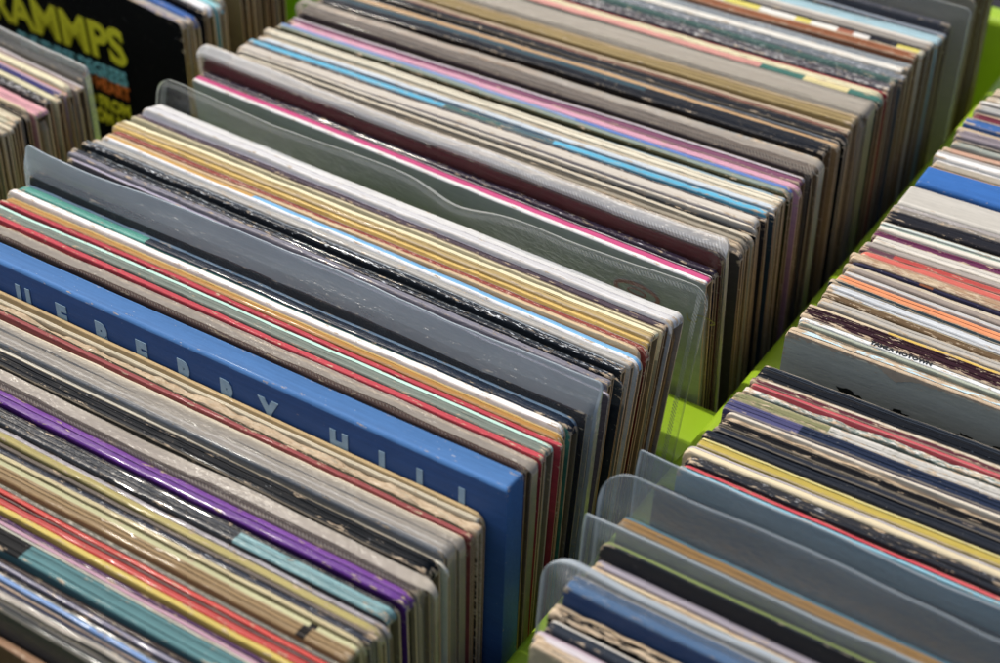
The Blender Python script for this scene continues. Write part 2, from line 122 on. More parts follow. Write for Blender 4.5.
 {'row':"M",'y':-0.30184,'t':0.00305,'z':0.003,'sk':1.9,'le':2.5,'s':[[0.0,"20243a"]],'label':'navy record behind the hazy grey sleeve in the lower left corner','tb':1.0,'e':"202028",'g':0.5,'k':0.25,'kc':"a0a8b8"},
 {'row':"M",'y':-0.3132,'t':0.00347,'z':0.016,'sk':1.9,'le':2.5,'s':[[0.0,"5b5b58"]],'label':'grey record in hazy plastic sleeve at the lower left corner','tb':1.0,'f':"4c4b47",'e':"606060",'g':0.4,'sl':{"e":5,"mr":4,"ml":4,"ft":0.4}},
 {'row':"M",'y':-0.3182,'t':0.00285,'z':0.0034,'sk':1.9,'le':2.5,'s':[[0.0,"a07a58"]],'label':'brown covered record at the very front of the middle row, lower left corner','tb':1.0,'f':"6a4a30",'e':"806040",'w':0.3},
 {'row':"R",'y':0.22364,'t':0.00766,'z':-0.0016,'sk':2.2,'le':3,'s':[[0.0,"c8bc9c"]],'label':'beige record at the far end of the right row','tb':1.0,'e':"a89878",'w':0.5},
 {'row':"R",'y':0.21605,'t':0.00471,'z':-0.0,'sk':2.2,'le':3,'s':[[0.0,"ddd4bc"]],'label':'cream record with dented top corner near the far end of the right row','tb':1.0,'e':"c8b898",'w':0.5},
 {'row':"R",'y':0.20352,'t':0.01016,'z':0.0012,'sk':2.2,'le':3,'s':[[0.0,"b4b4ae"],[0.452,"3c3c3c"],[0.634,"e4e0d6"]],'label':'white and grey striped record at the far end of the right row','tb':1.0,'e':"b8b0a0",'k':0.2,'kc':"303030"},
 {'row':"R",'y':0.20182,'t':0.00155,'z':-0.0013,'sk':2.2,'le':3,'s':[[0.0,"c4b294"]],'label':'sandy worn record right behind the maroon edged one','tb':1.0,'e':"b89c78",'w':0.7},
 {'row':"R",'y':0.19294,'t':0.00585,'z':0.0008,'sk':2.2,'le':3,'s':[[0.0,"742838"]],'label':'record with maroon edge behind the thin blue one in the right row','tb':1.0,'e':"c0a888",'w':0.2},
 {'row':"R",'y':0.18437,'t':0.00709,'z':0.0015,'sk':2.2,'le':3,'s':[[0.0,"2c64a8"],[0.811,"d8d4cc"]],'label':'thin royal blue record with white line at the far end of the right row','tb':1.0,'e':"c4b090"},
 {'row':"R",'y':0.18075,'t':0.00342,'z':0.0004,'sk':2.2,'le':3,'s':[[0.0,"bcab8e"]],'label':'beige scuffed record in front of the thin royal blue one','tb':1.0,'e':"b8a078",'w':0.6},
 {'row':"R",'y':0.17229,'t':0.00734,'z':0.001,'sk':2.2,'le':3,'s':[[0.0,"8d8288"]],'label':'mauve grey record in front of the scuffed beige one in the right row','tb':1.0,'e':"c0a880",'w':0.3,'k':0.15,'kc':"f0f0f0"},
 {'row':"R",'y':0.17059,'t':0.00155,'z':-0.0013,'sk':2.2,'le':3,'s':[[0.0,"3a3430"],[0.415,"d0c6b4"]],'label':'cream record with ragged dark line along its front edge','tb':1.0,'e':"b89468",'w':0.4},
 {'row':"R",'y':0.16502,'t':0.00381,'z':-0.0002,'sk':2.2,'le':3,'s':[[0.0,"98a094"]],'label':'grey green speckled record near the far end of the right row','tb':1.0,'e':"c8b494",'k':0.5,'kc':"e0e0d4"},
 {'row':"R",'y':0.16137,'t':0.00343,'z':-0.0012,'sk':2.2,'le':3,'s':[[0.0,"d2a284"]],'label':'salmon beige record behind the thick pale grey one in the right row','tb':1.0,'e':"c8a884",'w':0.4},
 {'row':"R",'y':0.1508,'t':0.0066,'z':0.0012,'sk':2.2,'le':3,'s':[[0.0,"e6e6e2"],[0.561,"a8a29a"]],'label':'pale record with white front edge behind the thick grey beige one','tb':1.0,'e':"c8baa0"},
 {'row':"R",'y':0.1445,'t':0.006,'z':-0.0007,'sk':2.2,'le':3.0,'s':[[0.0,"a69c88"],[0.725,"eceae4"]],'label':'thick grey beige record with white back edge right behind the broad blue one','tb':1.0,'e':"b4a488",'w':0.3},
 {'row':"R",'y':0.12279,'t':0.01847,'z':0.001,'sk':2.2,'le':3.0,'s':[[0.0,"1866b4"],[0.9,"c89c58"]],'label':'broad royal blue box set with thin tan back edge','tb':1.0,'e':"1c62b4",'w':0.12,'box':1},
 {'row':"R",'y':0.10368,'t':0.01842,'z':0.0,'sk':2.2,'le':3.0,'s':[[0.0,"cdc8ba"]],'label':'broad plain off white box set right in front of the royal blue one','tb':1.0,'f':"c0b8a4",'e':"c8c0b0",'w':0.1,'box':1},
 {'row':"R",'y':0.0958,'t':0.00589,'z':0.0012,'sk':2.2,'le':3.0,'s':[[0.0,"8c8478"],[0.498,"9a9490:.3|c87060:.42|5a5860:.6|d07868:.75|e0d8b0:.8|50505a"]],'label':'record with multicoloured pink, cream and charcoal picture edge','tb':1.0,'e':"b0a898",'w':0.3,'k':0.5,'kc':"e8e4dc"},
 {'row':"R",'y':0.0866,'t':0.00832,'z':0.0016,'sk':2.2,'le':3.0,'s':[[0.0,"1d1c22"]],'label':'black record in front of the multicoloured picture edged one in the right row','tb':1.0,'e':"706a64",'g':0.3,'k':0.12,'kc':"c8a8a0"},
 {'row':"R",'y':0.0849,'t':0.00155,'z':-0.0002,'sk':2.2,'le':3.0,'s':[[0.0,"8a8478"]],'label':'thin grey brown record in front of the black one in the right row','tb':1.0,'e':"b8a888",'w':0.4},
 {'row':"R",'y':0.0832,'t':0.00155,'z':-0.0,'sk':2.2,'le':3.0,'s':[[0.0,"d4e0d6"]],'label':'pale mint record behind the plum one in the right row','tb':1.0,'e':"ccc4a8",'k':0.15,'kc':"507060"},
 {'row':"R",'y':0.07846,'t':0.00388,'z':0.0008,'sk':2.12,'le':3.0,'s':[[0.0,"dcd6c4"],[0.635,"7c9c8c"]],'label':'thin cream record with green line right behind the plum one','tb':1.0,'e':"ccc4a8"},
 {'row':"R",'y':0.07344,'t':0.00476,'z':-0.0001,'sk':1.82,'le':3.0,'s':[[0.0,"6a2250"]],'label':'deep plum purple record in the right row','tb':1.0,'e':"c8b8c8",'g':0.3,'k':0.1,'kc':"c0a0b8"},
 {'row':"R",'y':0.06768,'t':0.00548,'z':-0.0007,'sk':1.46,'le':3.0,'s':[[0.0,"dcd5c6"]],'label':'thick cream white record with two dark corner marks in front of the plum one','tb':1.0,'e':"d4ccb8",'w':0.25,'k':0.04,'kc':"202020"},
 {'row':"R",'y':0.06363,'t':0.00292,'z':-0.0003,'sk':1.21,'le':3.0,'s':[[0.0,"a89e94"]],'label':'grey beige record behind the coral red ones in the right row','tb':1.0,'e':"c0b090",'w':0.2},
 {'row':"R",'y':0.05997,'t':0.00345,'z':-0.0012,'sk':0.99,'le':3.0,'s':[[0.0,"6a4050:.05|c84038"]],'label':'rear one of two coral red records in the right row','tb':1.0,'e':"b89878"},
 {'row':"R",'y':0.05376,'t':0.00425,'z':-0.0004,'sk':0.6,'le':3.0,'s':[[0.0,"d05a4a"],[0.78,"4a3a38"]],'label':'front one of two coral red records in the right row','tb':1.0,'e':"c4a888",'w':0.2},
 {'row':"R",'y':0.04677,'t':0.00326,'z':0.0017,'sk':0.17,'le':3.0,'s':[[0.0,"a88460"]],'label':'tan brown scuffed record in front of the two coral red ones','tb':1.0,'e':"b89468",'w':0.6,'k':0.5,'kc':"9aa098"},
 {'row':"R",'y':0.04387,'t':0.00259,'z':0.0016,'sk':-0.01,'le':3.0,'s':[[0.0,"a07a5c"]],'label':'rusty beige worn record behind the thin navy line in the right row','tb':1.0,'e':"b48c60",'w':0.7,'k':0.4,'kc':"d8d0bc"},
 {'row':"R",'y':0.04217,'t':0.00155,'z':0.0004,'sk':-0.11,'le':3.0,'s':[[0.0,"2b2a48:.105|8a4a24:.125|2b2a48"]],'label':'thin navy record with a torn brown notch in the right row','tb':1.0,'e':"c8c0b4",'w':0.15,'mark':"notch"},
 {'row':"R",'y':0.03906,'t':0.00292,'z':-0.0,'sk':-0.31,'le':3.0,'s':[[0.0,"cabda4"]],'label':'beige record in front of the thin notched navy one','tb':1.0,'e':"c4b090",'w':0.4},
 {'row':"R",'y':0.03578,'t':0.00308,'z':-0.0005,'sk':-0.52,'le':3.0,'s':[[0.0,"978a7e"]],'label':'taupe record behind the light grey one in the right row','tb':1.0,'e':"b8a484",'w':0.3},
 {'row':"R",'y':0.03334,'t':0.00227,'z':-0.0014,'sk':-0.67,'le':3.0,'s':[[0.0,"c8c8c6"]],'label':'light grey record right behind the bright orange one','tb':1.0,'e':"d0ccc0",'w':0.2},
 {'row':"R",'y':0.02675,'t':0.00514,'z':-0.0008,'sk':-0.94,'le':3.0,'s':[[0.0,"ea8e50"],[0.396,"b86030"],[0.516,"e88a48"]],'label':'bright orange record with fine lines along its edge in the right row','tb':1.0,'e':"d8b890"},
 {'row':"R",'y':0.02238,'t':0.00244,'z':0.001,'sk':-0.75,'le':3.0,'s':[[0.0,"23343c"]],'label':'thin dark teal record right in front of the bright orange one','tb':1.0,'e':"c8c4b8",'k':0.1,'kc':"e0e8e8"},
 {'row':"R",'y':0.01873,'t':0.00344,'z':0.0012,'sk':-0.59,'le':3.0,'s':[[0.0,"cdd3d6"]],'label':'rear one of two pale silver records in front of the dark teal line','tb':1.0,'e':"d0d0cc",'g':0.2},
 {'row':"R",'y':0.01703,'t':0.00155,'z':-0.0005,'sk':-0.53,'le':3.0,'s':[[0.0,"c4cacd"]],'label':'front one of two pale silver records in front of the dark teal line','tb':1.0,'e':"c8c8c4",'g':0.2,'k':0.1,'kc':"8090a0"},
 {'row':"R",'y':0.01186,'t':0.00388,'z':0.001,'sk':-0.29,'le':3.0,'s':[[0.0,"6a5232"],[0.691,"c8ae7c"]],'label':'brown edged record behind the thick putty grey one in the right row','tb':1.0,'e':"b8a488",'w':0.4},
 {'row':"R",'y':0.00708,'t':0.00454,'z':0.0009,'sk':-0.09,'le':3.0,'s':[[0.0,"b9b3a6"]],'label':'thick putty grey record behind the dark maroon one with the yellow line','tb':1.0,'e':"b8aa90",'w':0.4},
 {'row':"R",'y':-0.00352,'t':0.01014,'z':0.0017,'sk':0.36,'le':3.0,'s':[[0.0,"33141f"],[0.798,"d8c49c:.114|dcb428"]],'label':'very dark maroon record with thin yellow line and worn left corner','tb':1.0,'e':"c0a880",'w':0.5,'k':0.06,'kc':"e0c8b0"},
 {'row':"R",'y':-0.00587,'t':0.00218,'z':0.0006,'sk':0.46,'le':3.0,'s':[[0.0,"e6ebea"]],'label':'white record with small black lettering along its edge','tb':1.0,'e':"d8dcd8",'mark':"spine"},
 {'row':"R",'y':-0.00787,'t':0.0017,'z':0.0009,'sk':0.55,'le':3.0,'s':[[0.0,"a4ac98"]],'label':'thin sage grey record in front of the white lettered one','tb':1.0,'e':"c0b498"},
 {'row':"R",'y':-0.00957,'t':0.00155,'z':-0.0005,'sk':0.56,'le':3.0,'s':[[0.0,"7a6c58"]],'label':'thin umber record behind the pale blue edged torn one','tb':1.0,'e':"b89c70",'w':0.4},
 {'row':"R",'y':-0.01729,'t':0.00501,'z':0.0037,'sk':1.08,'le':3.0,'s':[[0.0,"c8b090"],[0.387,"b9dce6"]],'label':'torn pale blue edged record with plain dark grey cover facing forward','tb':1.0,'f':"b6b6a2",'e':"c8b898",'w':0.75,'mark':"torn"},
 {'row':"R",'y':-0.04248,'t':0.00957,'z':0.0003,'sk':2.55,'le':4.74,'s':[[0.0,"0f1218"],[0.664,"2a323c"]],'label':'blue black record with speckled edge in front of the torn dark grey cover','tb':1,'e':"a89878",'g':0.4,'w':0.15,'k':0.15,'kc':"8090a0"},
 {'row':"R",'y':-0.04418,'t':0.00155,'z':-0.0,'sk':2.54,'le':4.77,'s':[[0.0,"d4c8b0"]],'label':'thin cream record in front of the blue black one in the right row','tb':1,'e':"c8b090",'w':0.6},
 {'row':"R",'y':-0.04758,'t':0.0026,'z':0.0009,'sk':2.51,'le':4.85,'s':[[0.0,"5a2430"]],'label':'dark wine red record with cream chips in the right row','tb':1,'e':"d0c0a8",'w':0.4,'k':0.1,'kc':"e8d8c8"},
 {'row':"R",'y':-0.04928,'t':0.00155,'z':0.0006,'sk':2.49,'le':4.89,'s':[[0.0,"d84a58"]],'label':'thin pinkish red record behind the white picture edged one','tb':1,'e':"c8b4a0",'w':0.2},
 {'row':"R",'y':-0.05227,'t':0.00279,'z':-0.0007,'sk':2.47,'le':4.95,'s':[[0.0,"788c84"]],'label':'record with worn white, black and green picture edge in the right row','tb':1,'e':"b8b098",'w':0.6,'k':0.9,'kc':"e4e4da",'rag':0.5},
 {'row':"R",'y':-0.06079,'t':0.00583,'z':0.0015,'sk':2.4,'le':5.14,'s':[[0.0,"8a8a58:.13|c4c2b8"]],'label':'pale grey record with mossy left end in front of the picture edged one','tb':1,'e':"b0a890",'w':0.5,'k':0.6,'kc':"5a6048"},
 {'row':"R",'y':-0.06823,'t':0.00708,'z':0.0015,'sk':2.35,'le':5.3,'s':[[0.0,"4a4a78:.1|1c2a44"]],'label':'wide midnight navy record behind the frayed tan one','tb':1,'e':"c0a884",'g':0.3,'w':0.2},
 {'row':"R",'y':-0.06993,'t':0.00155,'z':0.0003,'sk':2.35,'le':5.3,'s':[[0.0,"d4cab4"]],'label':'thin cream record right in front of the wide midnight navy one','tb':0.98,'e':"c8a878",'w':0.3},
 {'row':"R",'y':-0.07163,'t':0.00155,'z':-0.0017,'sk':2.33,'le':5.35,'s':[[0.0,"b49870"],[0.804,"20201e"]],'label':'tan record with frayed cardboard edge in the right row','tb':1,'e':"c8a878",'w':0.9,'rag':0.6},
 {'row':"R",'y':-0.07717,'t':0.00455,'z':0.0002,'sk':2.28,'le':5.5,'s':[[0.0,"0e0e12"]],'label':'jet black record in front of the frayed tan one','tb':1,'e':"806a50",'w':0.3,'k':0.1,'kc':"c8b8a0"},
 {'row':"R",'y':-0.08035,'t':0.00298,'z':-0.0008,'sk':2.25,'le':5.57,'s':[[0.0,"242a36"]],'label':'rear one of two ink blue records behind the wide yellow one','tb':1,'e':"b8a890",'g':0.3,'w':0.15,'k':0.15,'kc':"8a94a4"},
 {'row':"R",'y':-0.08643,'t':0.00442,'z':0.0006,'sk':2.2,'le':5.7,'s':[[0.0,"1c222c"]],'label':'front one of two ink blue records behind the wide yellow one','tb':1,'e':"30363c",'g':0.4,'w':0.1,'k':0.12,'kc':"8a94a4"},
 {'row':"R",'y':-0.09197,'t':0.00524,'z':-0.0001,'sk':1.99,'le':5.82,'s':[[0.0,"b8a018"],[0.638,"d8cc6a"]],'label':'wide olive yellow record in the right row','tb':1,'e':"c8b070",'g':0.2,'w':0.2},
 {'row':"R",'y':-0.09815,'t':0.00427,'z':0.0011,'sk':1.72,'le':5.96,'s':[[0.0,"d8c89c"],[0.63,"b8b4c0"]],'label':'lilac and cream striped record in front of the wide olive yellow one','tb':1,'e':"c8b890",'w':0.2},
 {'row':"R",'y':-0.10194,'t':0.00356,'z':0.0005,'sk':1.55,'le':6.02,'s':[[0.0,"2a2c32"]],'label':'rear one of two black white speckled records behind the scarlet one','tb':1,'e':"a09078",'g':0.5,'k':0.45,'kc':"c8ccd0"},
 {'row':"R",'y':-0.10533,'t':0.00263,'z':0.001,'sk':1.4,'le':6.04,'s':[[0.0,"22252c"]],'label':'front one of two black white speckled records behind the scarlet one','tb':1,'e':"908878",'g':0.6,'k':0.3,'kc':"d8dce0"},
 {'row':"R",'y':-0.10729,'t':0.00179,'z':-0.0005,'sk':1.32,'le':6.06,'s':[[0.0,"d83c4c"]],'label':'scarlet red record in front of the black speckled ones in the right row','tb':1,'e':"c8a08c",'g':0.3},
 {'row':"R",'y':-0.11073,'t':0.00224,'z':0.0005,'sk':1.17,'le':6.09,'s':[[0.0,"7cb8cc"],[0.48,"1a2430"]],'label':'thin dark record with pale blue front line in front of the scarlet one','tb':1,'e':"a8a898"},
 {'row':"R",'y':-0.12601,'t':0.00246,'z':0.0018,'sk':0.8,'le':6.22,'s':[[0.0,"1c2428"]],'label':'thin charcoal record in a smoky sleeve with pointed left corner','tb':1,'f':"30383c",'e':"707068",'g':0.4,'w':0.2,'sl':{"e":11,"mr":3,"ml":9,"ft":0.38,"corner":1}},
 {'row':"R",'y':-0.15578,'t':0.0058,'z':0.009,'sk':0.8,'le':6.46,'s':[[0.0,"c28a1c"],[0.722,"2f98b4"]],'label':'record with amber and cyan edge inside a smoky sleeve with rounded corner','tb':1,'f':"8a8270",'e':"8a8a84",'g':0.4,'sl':{"e":19,"mr":3,"ml":10,"ft":0.32,"corner":14}},
 {'row':"R",'y':-0.16608,'t':0.0023,'z':0.009,'sk':0.8,'le':6.55,'s':[[0.0,"2a2e34"],[0.332,"b4c83c"]],'label':'charcoal covered record with lime line inside a clear pointed sleeve','tb':1,'f':"24272c",'e':"505450",'g':0.2,'sl':{"e":7,"mr":3,"ml":8,"ft":0.34,"corner":1}},
 {'row':"R",'y':-0.17086,'t':0.00302,'z':0.0012,'sk':0.8,'le':6.59,'s':[[0.0,"a8a2b0"],[0.499,"8a8494"]],'label':'lilac grey record in front of the charcoal cover with lime line','tb':1,'e':"b8a890",'w':0.3},
 {'row':"R",'y':-0.17558,'t':0.00445,'z':0.0013,'sk':0.8,'le':6.63,'s':[[0.0,"8a7a5c"],[0.498,"d0be98"]],'label':'cream record with worn edge and a painted tan shadow behind the rounded smoky sleeve','tb':1,'e':"c8a880",'w':0.7},  # brown front stripe is a shadow painted on the worn edge
 {'row':"R",'y':-0.19017,'t':0.00802,'z':0.008,'sk':0.8,'le':6.75,'s':[[0.0,"3c7ab4"],[0.816,"b8b0a4"]],'label':'cloudy blue record inside a rounded smoky sleeve at the bottom right','tb':1,'f':"1d4a82",'e':"507090",'g':0.4,'w':0.3,'k':0.2,'kc':"c8d0d8",'sl':{"e":7,"mr":3,"ml":12,"ft":0.38,"corner":14}},
 {'row':"R",'y':-0.19836,'t':0.00528,'z':0.0026,'sk':0.8,'le':6.82,'s':[[0.0,"101218"],[0.665,"c0a880"]],'label':'black record with torn cream paper strip at the bottom right','tb':1,'e':"806a50",'w':0.7,'rag':0.5},
 {'row':"R",'y':-0.20448,'t':0.00489,'z':0.0016,'sk':0.8,'le':6.87,'s':[[0.0,"27303c"],[0.712,"d8d4c8"]],'label':'slate navy record with cream white back edge at the bottom right','tb':1,'e':"c8b090",'w':0.25},
 {'row':"R",'y':-0.20844,'t':0.00372,'z':0.0001,'sk':0.8,'le':6.9,'s':[[0.0,"d4ccd0"],[0.613,"b8a0b0"]],'label':'pinkish white record at the bottom, in front of the slate navy one','tb':1,'e':"d0c8b8",'w':0.3},
 {'row':"R",'y':-0.21304,'t':0.00433,'z':0.0001,'sk':0.8,'le':6.94,'s':[[0.0,"b8a488"],[0.383,"c8b498"]],'label':'cream worn record at the very bottom of the right row','tb':1,'e':"c8b090",'w':0.7,'k':0.1,'kc':"7a6a50"},
 {'row':"L",'y':0.14113,'t':0.00556,'z':-0.0011,'sk':-7,'le':3.0,'s':[[0.0,"b8ac94"]],'label':'sand ended record among those standing behind the cyan edged one in the left row','tb':1.0,'e':"a89878",'w':0.3},
 {'row':"L",'y':0.13205,'t':0.00544,'z':0.0011,'sk':-7,'le':3.0,'s':[[0.0,"6a2a30"]],'label':'dark red ended record among those standing behind the cyan edged one in the left row','tb':1.0,'e':"6a2028",'w':0.3},
 {'row':"L",'y':0.12563,'t':0.00535,'z':0.0015,'sk':-7,'le':3.0,'s':[[0.0,"30281e"]],'label':'blackish brown ended record among those standing behind the cyan edged one in the left row','tb':1.0,'e':"2c2418",'w':0.3},
 {'row':"L",'y':0.12174,'t':0.00367,'z':-0.0001,'sk':-7,'le':3.0,'s':[[0.0,"8c8c94"]],'label':'grey ended record among those standing behind the cyan edged one in the left row','tb':1.0,'e':"6a6460",'w':0.3},
 {'row':"L",'y':0.115,'t':0.0052,'z':0.0007,'sk':-7,'le':3.0,'s':[[0.0,"a89468"]],'label':'ochre ended record among those standing behind the cyan edged one in the left row','tb':1.0,'e':"9a8458",'w':0.3},
 {'row':"L",'y':0.10916,'t':0.00513,'z':0.0007,'sk':-7,'le':3.0,'s':[[0.0,"887848"]],'label':'khaki ended record among those standing behind the cyan edged one in the left row','tb':1.0,'e':"7a6a40",'w':0.3},
 {'row':"L",'y':0.09315,'t':0.00401,'z':0.0008,'sk':-7,'le':3.0,'s':[[0.0,"c8bc9c"]],'label':'beige record right behind the cyan edged one in the left row','tb':1.0,'e':"b8a888"},
 {'row':"L",'y':0.08888,'t':0.00404,'z':-0.0011,'sk':-7,'le':3.0,'s':[[0.0,"7cc4d0"]],'label':'record with pale cyan edge in the left row','tb':1.0,'e':"d0c4a4"},
 {'row':"L",'y':0.0808,'t':0.00544,'z':0.001,'sk':-7,'le':3.0,'s':[[0.0,"e4e8ea"]],'label':'white edged record in front of the pale cyan one in the left row','tb':1.0,'e':"c8b890"},
 {'row':"L",'y':0.07803,'t':0.00259,'z':0.0003,'sk':-7,'le':3.0,'s':[[0.0,"12141c"]],'label':'thin black record behind the cobalt one in the left row','tb':1.0,'e':"10121a"},
 {'row':"L",'y':0.06846,'t':0.00456,'z':0.0006,'sk':-7,'le':3.0,'s':[[0.0,"2c62ac"]],'label':'cobalt blue record behind the black lettered cover in the left row','tb':1.0,'e':"c8c0a8"},
 {'row':"L",'y':0.06591,'t':0.00237,'z':-0.0003,'sk':-7,'le':3.0,'s':[[0.0,"a8a8a8"]],'label':'grey record right behind the black lettered cover in the left row','tb':1.0,'e':"c0a478",'w':0.3},
 {'row':"L",'y':0.0604,'t':0.00337,'z':0.0014,'sk':-7,'le':3.0,'s':[[0.0,"8a8490"]],'label':'black cover with big yellow lettering and cyan and orange lines facing forward','tb':1.0,'f':"040506",'e':"b89c68",'w':0.5,'k':0.45,'kc':"e0dcd8",'mark':"trammps"},
 {'row':"L",'y':-0.02376,'t':0.0041,'z':0.0019,'sk':-4.0,'le':3.48,'s':[[0.0,"7d776c"]],'label':'grey brown record in plastic sleeve at the back of the front left stack','tb':1,'f':"77705f",'e':"8a7c68",'sl':{"e":7,"mr":3,"ml":3,"ft":0.45}},
 {'row':"L",'y':-0.02924,'t':0.00521,'z':0.0005,'sk':-4.0,'le':3.58,'s':[[0.0,"b09c94"],[0.609,"d8d0d4"]],'label':'lilac white edged record in front of the grey brown sleeve in the left row','tb':1,'e':"a8987c"},
 {'row':"L",'y':-0.0333,'t':0.00365,'z':0.0007,'sk':-4.0,'le':3.67,'s':[[0.0,"ece2b4"]],'label':'butter cream record in the front left stack','tb':1,'e':"d4bc8c"},
 {'row':"L",'y':-0.03539,'t':0.00193,'z':-0.0016,'sk':-4.0,'le':3.71,'s':[[0.0,"b8a0cc"],[0.46,"d88c74"]],'label':'record with salmon and lilac edge in the front left stack','tb':1,'e':"a08868"},
 {'row':"L",'y':-0.0392,'t':0.00326,'z':-0.0012,'sk':-4.0,'le':3.78,'s':[[0.0,"20246a"]],'label':'record with deep navy blue edge in the front left stack','tb':1,'e':"806a50"},
 {'row':"L",'y':-0.04345,'t':0.00322,'z':-0.0002,'sk':-4.0,'le':3.87,'s':[[0.0,"e0d8a8"]],'label':'pale yellow record in front of the deep navy one in the left row','tb':1,'e':"5a2434"},
 {'row':"L",'y':-0.04873,'t':0.00444,'z':0.0005,'sk':-4.0,'le':3.97,'s':[[0.0,"3c3a38"]],'label':'black and white flecked record behind the pink one in the left row','tb':1,'e':"b0a080",'k':0.7,'kc':"f0f0f0"},
 {'row':"L",'y':-0.0584,'t':0.00877,'z':-0.001,'sk':-4.0,'le':4.17,'s':[[0.0,"dc9ca4"]],'label':'record with pale pink edge in the front left stack','tb':1,'e':"c4bca4"},
 {'row':"L",'y':-0.06146,'t':0.00154,'z':0.0006,'sk':-4.0,'le':4.23,'s':[[0.0,"c8b48c"]],'label':'thin beige record in front of the pale pink one in the left row','tb':1,'e':"9a8058"},
 {'row':"L",'y':-0.06412,'t':0.00248,'z':0.0004,'sk':-4.0,'le':4.28,'s':[[0.0,"17161a"]],'label':'thin black record in front of the pale pink one in the left row','tb':1,'e':"1c1c20"},
 {'row':"L",'y':-0.06582,'t':0.00155,'z':-0.0016,'sk':-4.0,'le':4.31,'s':[[0.0,"c8bea0"]],'label':'rearmost of the cream records at the left edge of the photo','tb':1,'e':"a8bcd0"},
 {'row':"L",'y':-0.06985,'t':0.003,'z':-0.0001,'sk':-4,'le':4.4,'s':[[0.0,"d8cca8"]],'label':'pale cream record in the middle of the cream ones at the left edge','tb':1,'e':"b08c68"},
 {'row':"L",'y':-0.07248,'t':0.00245,'z':-0.0009,'sk':-4,'le':4.45,'s':[[0.0,"b8b498"]],'label':'greyish cream record at the left edge of the photo','tb':1,'e':"b09870"},
 {'row':"L",'y':-0.07531,'t':0.00264,'z':-0.0015,'sk':-4,'le':4.51,'s':[[0.0,"cfc4a4"]],'label':'frontmost cream record of the front left stack','tb':1,'e':"b0a488"},
 {'row':"L",'y':-0.07916,'t':0.00349,'z':-0.0012,'sk':-4,'le':4.58,'s':[[0.0,"b8ac90"]],'label':'beige record with grey end in front of the cream ones at the left edge','tb':1,'e':"a8acb0"},
 {'row':"L",'y':-0.08327,'t':0.00345,'z':-0.0006,'sk':-4,'le':4.67,'s':[[0.0,"a09078"]],'label':'brown beige record second from the front of the left stack','tb':1,'e':"8a7860"},
 {'row':"L",'y':-0.0864,'t':0.00293,'z':-0.0011,'sk':-4,'le':4.73,'s':[[0.0,"c0b498"]],'label':'pale beige record at the very front of the left stack','tb':1,'e':"9a9890"},
]

# ------------------------------------------------------------------ helpers
def lin(h):
    c = [int(h[i:i + 2], 16) / 255 for i in (0, 2, 4)]
    c = [x / 12.92 if x <= .04045 else ((x + .055) / 1.055) ** 2.4 for x in c]
    g = .25 * c[0] + .6 * c[1] + .15 * c[2]
    return [max(x + (g - x) * .2, 0) for x in c]

def mul(c, k):
    return [min(x * k, .9) for x in c]

def mix(a, b, f):
    return [x + (y - x) * f for x, y in zip(a, b)]

def smooth_noise(seed, x):
    return noise.noise(Vector((x, seed * 7.31 + .5, seed * 1.7)))

class MB:
    """collects quads with colours, then links ONE mesh object"""
    def __init__(s):
        s.v, s.f, s.c, s.e, s.p = [], [], [], [], []
    def vert(s, x, y, z, edge=0.0):
        s.v.append((x, y, z)); s.e.append(edge); return len(s.v) - 1
    def face(s, idx, col, par=(0, 0, 0)):
        s.f.append(idx); s.c.append(col); s.p.append(par)
    def build(s, name, mat, parent=None, kc=(1, 1, 1), smooth=True):
        me = bpy.data.meshes.new(name)
        me.from_pydata(s.v, [], s.f)
        a = me.color_attributes.new('Col', 'FLOAT_COLOR', 'CORNER')
        b = me.color_attributes.new('Par', 'FLOAT_COLOR', 'CORNER')
        ca, cb, k = [], [], 0
        for f, c, p in zip(s.f, s.c, s.p):
            for vi in f:
                ca += [c[0], c[1], c[2], 1.0]
                cb += [p[0], p[1], p[2], s.e[vi]]
        a.data.foreach_set('color', ca); b.data.foreach_set('color', cb)
        kcol = me.color_attributes.new('Fleck', 'FLOAT_COLOR', 'POINT')
        kcol.data.foreach_set('color', [kc[0], kc[1], kc[2], 1.0] * len(s.v))
        me.polygons.foreach_set('use_smooth', [smooth] * len(s.f))
        me.update()
        if smooth:
            me.set_sharp_from_angle(angle=math.radians(50))
        me.materials.append(mat)
        o = bpy.data.objects.new(name, me); COL.objects.link(o)
        if parent is not None: o.parent = parent
        return o

def tag(o, label, cat, group=None):
    o['label'] = label; o['category'] = cat
    if group: o['group'] = group

def empty(name, loc, rot=(0, 0, 0)):
    o = bpy.data.objects.new(name, None); COL.objects.link(o)
    o.empty_display_size = .02; o.location = loc; o.rotation_euler = rot
    return o

# ------------------------------------------------------------------ materials
def new_mat(name):
    m = bpy.data.materials.new(name); m.use_nodes = True
    nt = m.node_tree; nt.nodes.clear()
    def N(t, **kw):
        n = nt.nodes.new(t)
        for k, v in kw.items(): setattr(n, k, v)
        return n
    return m, nt, N, nt.links.new

def math_node(N, L, op, a, b=None, c=None, clamp=False):
    n = N('ShaderNodeMath', operation=op, use_clamp=clamp)
    for i, v in enumerate((a, b, c)):
        if v is None: continue
        if isinstance(v, (int, float)): n.inputs[i].default_value = v
        else: L(v, n.inputs[i])
    return n.outputs[0]

def noise_node(N, L, vec, scale, detail=3, rough=.55):
    mp = N('ShaderNodeVectorMath', operation='MULTIPLY')
    L(vec, mp.inputs[0]); mp.inputs[1].default_value = scale
    n = N('ShaderNodeTexNoise'); n.inputs['Scale'].default_value = 1
    n.inputs['Detail'].default_value = detail; n.inputs['Roughness'].default_value = rough
    L(mp.outputs[0], n.inputs['Vector'])
    return n.outputs[0]

